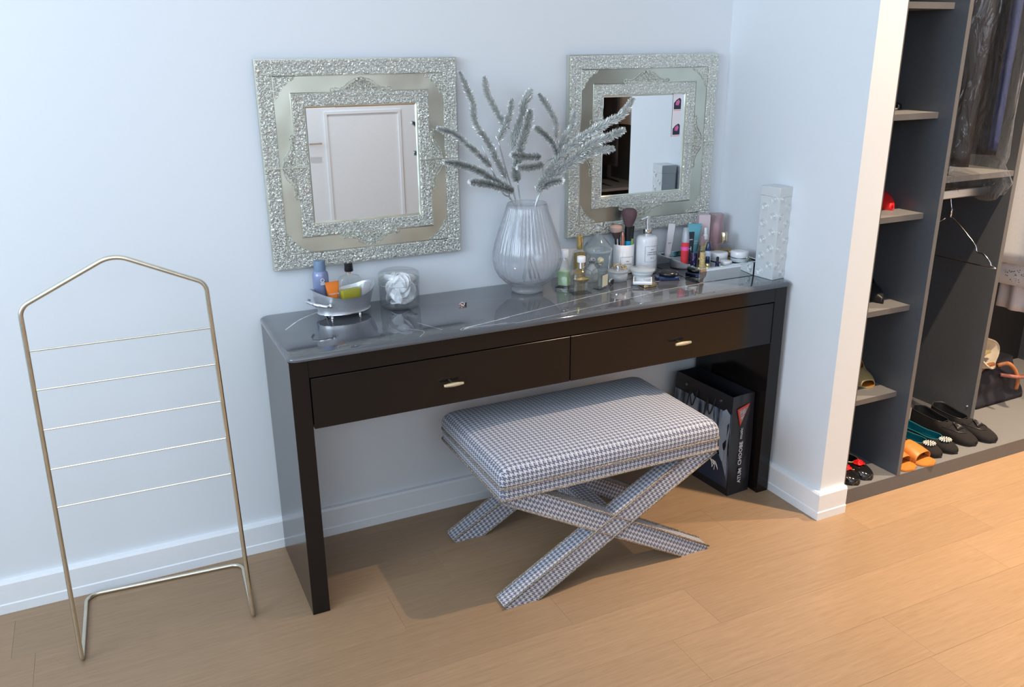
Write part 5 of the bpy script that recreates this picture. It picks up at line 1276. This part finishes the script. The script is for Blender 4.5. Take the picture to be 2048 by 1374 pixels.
    e_ = build('embroidery', b, M['inkgrey'], t2); e_['kind'] = 'stuff'
    g('pale pink skirt hanging below the embroidered white hem', 'clothes', M['pinkcloth'], -0.48, -0.22, 0.452, 1.30, 2.90, 0.020, 3.2, 0.010, name='skirt')
    # garments in the reflected wardrobe opposite
    for i, (xx, mt, lab, z0) in enumerate(((3.05, 'whitecloth', 'white shirt hanging in the reflected wardrobe, by its divider', 0.75), (3.22, 'suit_g', 'dark coat hanging between white shirts in the reflected wardrobe', 0.6), (3.36, 'whitecloth', 'white shirt hanging right of the dark coat in the reflected wardrobe', 0.9), (3.72, 'pinkcloth', 'pale dress hanging in the last bay of the reflected wardrobe', 0.65), (2.45, 'whitecloth', 'white blouse hanging in the first bay of the reflected wardrobe', 1.05))):
        t = empty('shirt', (xx, YB+0.33, z0), lab, 'clothes')
        bm = cloth(YB+0.12, YB+0.55, z0, 1.70, xx, 0.02, 2.3, 0.010, rnd, shoulders=0.2, flare=0.1, ny=24, nz=12); xform(bm, Matrix.Translation((-xx, -YB-0.33, -z0))); build('cloth', bm, M[mt], t, smooth='all')
        hb = B(); tube(hb, [(0, 0, 1.68-z0), (0, 0, 1.765-z0), (0, 0.014, 1.77-z0)], 0.002, 5); build('hanger_hook', hb, M['chrome'], t)
garments()

# ------------------------------------------------------------------ shoes
SURF = {}
def make_shoe(name, label, toe, ang, z, upper, lining, solem, cat='shoe', L_=0.245, W=0.082, vamp=0.36, toe_pt=2.0, crown=0.042, back=0.058, heel=0.0, group=None, open_toe=0.0, mule=False, edge=None):
    """toe tip at `toe` (x, y); the heel lies along +y turned by ang"""
    t = empty(name, (toe[0], toe[1], z), label, cat, rz=ang, group=group)
    ns, na = 30, 12
    def halfw(s):
        q = max(0.0, 1-s/0.26); front = max(0.0, 1-q**toe_pt)**(1/toe_pt)
        waist = 1-0.20*math.exp(-((s-0.62)/0.16)**2)-0.10*max(0, (s-0.7)/0.3)
        bk = 1 if s < 0.90 else math.sqrt(max(0, 1-((s-0.90)/0.10)**2))*0.98+0.02
        return max(0.002, W/2*front*waist*bk)
    def lift(s): return 0.0025+heel*(1/(1+math.exp(-(s-0.55)*12)))
    def toph(s):
        if s < vamp: return 0.014+(crown-0.014)*math.sin(PI/2*min(1, (s/vamp)))**0.9
        u = (s-vamp)/(1-vamp); return crown*(1-u)*0.9+back*u**1.2+0.004
    s_open0 = open_toe
    def surf(x, y):
        s_ = y/L_; q_ = min(0.999, abs(x)/halfw(s_)); a_ = math.asin(q_**(1/0.75)); return toph(s_)*math.cos(a_)**0.75+lift(s_)
    SURF[t.name] = surf
    def half(sgn):
        rs = []
        for i in range(ns+1):
            s = s_open0+(1-s_open0)*(i/ns)**1.15; hw = halfw(s); h = toph(s)
            th_o = 0.0 if s <= vamp else (PI/2)*min(0.62, 0.9*((s-vamp)/0.12)**0.5*0.62)
            if s > 0.93: th_o = min(th_o, PI/2*0.62)
            ring = []
            for k in range(na+1):
                a = th_o+(PI/2-th_o)*k/na     # 0 = crown, 90 = bottom edge
                e = 0.75
                x = sgn*hw*math.sin(a)**e if a > 0 else 0.0
                sc = 1.0 if s <= vamp else 1/max(0.35, math.cos(th_o)**e)
                zz = (h*min(sc, 1.5))*math.cos(a)**e if a < PI/2 else 0.0
                zz = min(zz, h)
                bulge = 1+0.05*math.sin(a*2)
                ring.append((x*bulge, s*L_, lift(s)+zz))
            rs.append(ring)
        return rs
    b = B()
    for sgn in (-1, 1):
        rings(b, half(sgn), False, False, close=False)
    bmesh.ops.remove_doubles(b, verts=b.verts, dist=0.0006)
    if mule:
        dl = [f for f in b.faces if f.calc_center_median().y > L_*0.44]; bmesh.ops.delete(b, geom=dl, context='FACES')
    o = build('upper', b, upper, t, smooth='all'); md = o.modifiers.new('thick', 'SOLIDIFY'); md.thickness = 0.0022; md.offset = -1; o.data.materials.append(lining); md.material_offset = 1
    # insole and sole
    for nm, mt, zo, zt_, k in (('sole', solem, -0.0025, 0.002, 1.03), ('insole', lining, 0.0022, 0.0035, 0.93)):
        b = B(); prev = None; rsl = []
        for i in range(ns+1):
            s = i/ns; hw = halfw(s)*k; y = s*L_+(-0.002 if i == 0 and nm == 'sole' else 0); lf = lift(s)
            rsl.append([(-hw, y, lf+zo), (hw, y, lf+zo), (hw, y, lf+zt_), (-hw, y, lf+zt_)])
        rings(b, rsl); build(nm, b, mt, t, smooth=True)
    if heel > 0.01:
        b = B(); hh = lift(0.93)-0.0025; rloft(b, [(0, 0.011, 0.012, 0.005), (hh*0.5, 0.013, 0.015, 0.006), (hh, W*0.30, 0.026, 0.012)], 4, 0, L_*0.90); build('heel', b, upper, t, smooth=True)
    elif heel >= 0:
        b = B(); rloft(b, [(0, W*0.33, 0.028, 0.02), (0.0005, W*0.34, 0.029, 0.02), (lift(0.9)-0.0025, W*0.34, 0.029, 0.02)], 5, 0, L_*0.86)
        if lift(0.9) > 0.004: build('heel', b, solem, t, smooth=True)
        else: b.free()
    if edge:
        # topline binding
        pts = []
        for sgn in (-1, 1):
            hs = half(sgn); line = [r[0] for i, r in enumerate(hs) if s_open0+(1-s_open0)*(i/ns)**1.15 > vamp]
            pts.append(line)
        b = B(); path = pts[0]+list(reversed(pts[1])); tube(b, path, 0.0016, 6, closed=True); build('topline_binding', b, edge, t, smooth='all')
    return t
M['suede'] = noise_mat('black_suede', (0.006, 0.005, 0.0055), (0.011, 0.009, 0.010), 140, 0.95, bs=0.15)
M['patent'] = P('black_patent', (0.008, 0.008, 0.009), 0.06, coat=0.8)
M['rubber'] = P('black_rubber', (0.012, 0.012, 0.013), 0.5)
M['tealfur'] = noise_mat('teal_lining', (0.0, 0.11, 0.15), (0.0, 0.16, 0.21), 200, 0.8)
M['tanleather'] = noise_mat('orange_tan_leather', (0.47, 0.165, 0.035), (0.54, 0.20, 0.045), 40, 0.35)
M['goldleather'] = P('gold_leather', (0.85, 0.64, 0.30), 0.3, metal=0.5)
M['redpatent'] = P('red_patent', (0.80, 0.02, 0.02), 0.12, coat=0.6)
M['blackleather'] = P('black_leather', (0.02, 0.02, 0.024), 0.3)
M['stripe_b'] = P('black_bead', (0.02, 0.02, 0.022), 0.3); M['stripe_w'] = P('white_bead', (0.78, 0.76, 0.72), 0.3)
PZ = 0.0556
# loafers with tassels
def loafer(toe, ang, label):
    t = make_shoe('loafer', label, toe, ang, PZ, M['suede'], M['blackmat'], M['rubber'], group='black suede loafers', vamp=0.47, toe_pt=2.7, crown=0.050, back=0.062, heel=0.006, W=0.086, L_=0.262, edge=M['blackleather'])
    f = SURF[t.name]; sp = lambda x, y, d=0.0015: (x, y, f(x, y)+d)
    ap = smooth_path([(-0.033, 0.118, 0), (-0.031, 0.085, 0), (-0.022, 0.055, 0), (0, 0.042, 0), (0.022, 0.055, 0), (0.031, 0.085, 0), (0.033, 0.118, 0)], 6)
    b = B(); tube(b, [sp(q.x, q.y, 0.001) for q in ap], 0.0024, 6); build('apron_seam', b, M['blackleather'], t, smooth='all')
    b = B(); rings(b, [[sp(x, 0.094, 0.0), sp(x, 0.094, 0.0035), sp(x, 0.106, 0.0035), sp(x, 0.106, 0.0)] for x in [-0.036+0.006*k for k in range(13)]]); build('strap', b, M['suede'], t, smooth=True)
    b = B(); bmesh.ops.create_uvsphere(b, u_segments=8, v_segments=6, radius=0.005, matrix=Matrix.Translation(sp(0, 0.095, 0.005)))
    for k in range(9):
        x = -0.012+0.003*k; tube(b, [sp(0, 0.095, 0.005), sp(x*0.6, 0.085, 0.006), sp(x*1.2, 0.072, 0.005), sp(x*1.5, 0.062, 0.003)], 0.0017, 5)
    build('tassel', b, M['blackleather'], t, smooth='all')
loafer((2.432, -0.556), math.radians(6), 'black suede tasselled loafer, left one of the pair')
loafer((2.523, -0.570), math.radians(6), 'black suede tasselled loafer, right one of the pair against the divider')
def pom(toe, ang, label):
    t = make_shoe('ballet_flat', label, toe, ang, PZ, M['suede'], M['tealfur'], M['rubber'], group='teal-lined flats with striped rosettes', vamp=0.27, toe_pt=2.3, crown=0.034, back=0.046, W=0.076, L_=0.240, edge=M['tealfur'])
    # disc of radiating black and white beads
    for mt, ph, nm in ((M['stripe_w'], 0, 'white_beads'), (M['stripe_b'], 0.5, 'black_beads')):
        b = B()
        for ring_, (rad, cnt) in enumerate(((0.008, 6), (0.015, 10), (0.021, 14))):
            for k in range(cnt):
                a = 2*PI*(k+ph)/cnt+ring_*0.4
                m = Matrix.Translation((rad*math.cos(a), 0.050+rad*0.85*math.sin(a), 0.041-rad*0.30+0.002*ring_)) @ Matrix.Rotation(a, 4, 'Z') @ Matrix.Diagonal((1.0, 0.52, 0.7, 1))
                bmesh.ops.create_icosphere(b, subdivisions=1, radius=0.0048, matrix=m)
        build(nm, b, mt, t, smooth='all')
    b = B(); bmesh.ops.create_uvsphere(b, u_segments=12, v_segments=6, radius=0.023, matrix=Matrix.Translation((0, 0.050, 0.030)) @ Matrix.Diagonal((1, 0.85, 0.4, 1))); build('rosette_base', b, M['stripe_b'], t, smooth='all')
pom((2.238, -0.566), math.radians(10), 'black flat with teal lining and striped beaded rosette, nearer the orange mules')
pom((2.316, -0.570), math.radians(10), 'black flat with teal lining and striped beaded rosette, nearer the loafers')
def mule(toe, ang, label, tilt=0):
    t = make_shoe('mule_sandal', label, toe, ang, PZ, M['tanleather'], M['tanleather'], M['tanleather'], group='orange tan leather mules', vamp=0.50, toe_pt=3.0, crown=0.052, open_toe=0.16, mule=True, W=0.090, L_=0.245, heel=0.008)
    return t
mule((2.068, -0.592), math.radians(8), 'orange tan leather open mule against the divider')
mule((2.160, -0.596), math.radians(8), 'orange tan leather open mule beside the beaded flats')
def rose_flat(toe, ang, label):
    t = make_shoe('ballet_flat', label, toe, ang, PZ, M['patent'], M['blackmat'], M['rubber'], group='black patent flats with red roses', vamp=0.30, toe_pt=2.3, crown=0.036, back=0.046, W=0.074, L_=0.235, edge=M['goldleather'])
    b = B()
    for q, (r0, z0) in enumerate(((0.017, 0.0), (0.013, 0.003), (0.009, 0.006), (0.004, 0.008))):
        n = 24; pts = [((r0*(1+0.16*math.sin(k*5*2*PI/n+q)))*math.cos(2*PI*k/n), 0.058+(r0*(1+0.16*math.sin(k*5*2*PI/n+q)))*0.9*math.sin(2*PI*k/n), 0.040+z0) for k in range(n)]
        tube(b, pts, 0.0032, 6, closed=True)
    build('red_rose', b, M['redrose'], t, smooth='all')
    b = B()
    for k in range(10):
        bmesh.ops.create_icosphere(b, subdivisions=1, radius=0.002, matrix=Matrix.Translation((0.020+0.002*math.sin(k*2), 0.040+0.003*k, 0.034+0.001*math.cos(k))))
    build('chain_trim', b, M['palegold'], t)
M['redrose'] = P('red_satin', (0.70, 0.01, 0.015), 0.35)
rose_flat((1.812, -0.585), math.radians(2), 'black patent flat with red rose, left one half hidden by the wall end')
rose_flat((1.880, -0.578), math.radians(2), 'black patent flat with red rose, right one by the wardrobe divider')
make_shoe('court_shoe', 'gold peep-toe shoe on the lowest narrow shelf', (1.925, -0.485), math.radians(-14), 0.3526, M['goldleather'], M['tanleather'], M['goldleather'], group=None, vamp=0.34, toe_pt=2.0, crown=0.040, open_toe=0.06, heel=0.05, L_=0.225, W=0.076)
make_shoe('court_shoe', 'black pointed court shoe on the second narrow shelf', (1.915, -0.495), math.radians(-14), 0.6586, M['blackleather'], M['blackmat'], M['rubber'], vamp=0.34, toe_pt=1.3, crown=0.042, heel=0.05, L_=0.235, W=0.074)
make_shoe('court_shoe', 'shiny red pointed shoe on the third narrow shelf', (1.935, -0.465), math.radians(-14), 0.9616, M['redpatent'], M['blackmat'], M['redpatent'], vamp=0.34, toe_pt=1.5, crown=0.045, heel=0.05, L_=0.235, W=0.076)
make_shoe('flat_shoe', 'dark glossy flat shoe on the fourth narrow shelf', (1.965, -0.405), math.radians(-16), 1.2706, M['patent'], M['blackmat'], M['palegold'], vamp=0.30, toe_pt=2.6, crown=0.024, heel=0.0, L_=0.225, W=0.070)

# ------------------------------------------------------------------ handbags in the right bay
M['navycloth'] = noise_mat('navy_black_nylon', (0.008, 0.0075, 0.014), (0.013, 0.012, 0.021), 30, 0.55)
M['brownleather'] = noise_mat('brown_leather', (0.36, 0.13, 0.05), (0.46, 0.18, 0.07), 60, 0.4)
M['mauve'] = noise_mat('rosy_brown_leather', (0.30, 0.11, 0.09), (0.38, 0.15, 0.12), 60, 0.4)
M['cream'] = noise_mat('cream_leather', (0.62, 0.54, 0.42), (0.72, 0.64, 0.50), 30, 0.5); M['creamin'] = P('yellow_lining', (0.60, 0.50, 0.22), 0.6)
def bags():
    t = empty('tote_bag', (2.885, -0.235, PZ), 'navy nylon tote bag with brown leather handles at the wardrobe bottom', 'handbag', rz=math.radians(4))
    b = B(); secs = []
    for k in range(11):
        s = k/10; w_ = 0.165-0.03*s+0.008*math.sin(s*9); d = 0.085-0.045*s+0.006*math.sin(s*11+1)
        secs.append((0.0+0.150*s, w_, d, min(d*0.8, 0.028)))
    rloft(b, secs, 5)
    for v in b.verts: v.co.x += 0.010*math.sin(v.co.z*50+v.co.y*18); v.co.y += 0.006*math.sin(v.co.x*32+v.co.z*20); v.co.z *= 1+0.10*math.sin(v.co.x*14+0.5)
    for v in b.verts: v.co.z = max(v.co.z, 0)
    build('bag_body', b, M['navycloth'], t, smooth='all')
    for pts, mt, r, fl in (([(-0.10, -0.03, 0.135), (-0.095, -0.05, 0.165), (-0.06, -0.06, 0.172), (-0.03, -0.05, 0.150)], M['brownleather'], 0.008, 1.6),
                       ([(0.0, -0.045, 0.150), (0.030, -0.070, 0.160), (0.062, -0.085, 0.130), (0.078, -0.095, 0.085), (0.082, -0.092, 0.045)], M['brownleather'], 0.009, 1.4),
                       ([(0.0, -0.065, 0.115), (0.06, -0.100, 0.105), (0.13, -0.100, 0.092), (0.165, -0.06, 0.075), (0.150, -0.02, 0.070)], M['mauve'], 0.008, 1.3)):
        b = B(); tube(b, smooth_path(pts, 6), r, 8); build('bag_handle', b, mt, t, smooth='all')
    t = empty('handbag', (2.80, -0.240, 0.255), 'open cream leather handbag lying on top of the navy tote', 'handbag', rz=math.radians(4)); t.rotation_euler = (math.radians(68), math.radians(8), math.radians(20))
    b = B(); n = 28; rs = []
    def rg(z, a, bb_, k): return [(a*math.cos(2*PI*i/n)+0.006*math.sin(4*PI*i/n+k), bb_*math.sin(2*PI*i/n)*(1+0.08*math.cos(6*PI*i/n)), z+0.006*math.sin(6*PI*i/n+k)) for i in range(n)]
    rs = [rg(-0.06, 0.070, 0.030, 0), rg(-0.045, 0.090, 0.045, 0), rg(0.0, 0.100, 0.056, 0.5), rg(0.050, 0.105, 0.062, 0.8)]
    rings(b, rs, True, False); bo = build('bag_body', b, M['cream'], t, smooth='all'); md = bo.modifiers.new('thick', 'SOLIDIFY'); md.thickness = 0.005
    b = B(); tube(b, [Vector(p) for p in rg(0.052, 0.105, 0.062, 0.8)], 0.004, 6, closed=True); build('rim', b, M['cream'], t, smooth='all')
    build('pocket', box(B(), -0.075, 0.06, -0.006, 0.010, -0.02, 0.040, 0.003, 1), M['creamin'], t, smooth=True)
    b = B(); tube(b, smooth_path([(-0.05, 0.02, 0.03), (-0.03, 0.035, 0.05), (0.0, 0.03, 0.03)], 4), 0.003, 6); build('clasp', b, M['gold'], t, smooth='all')
bags()
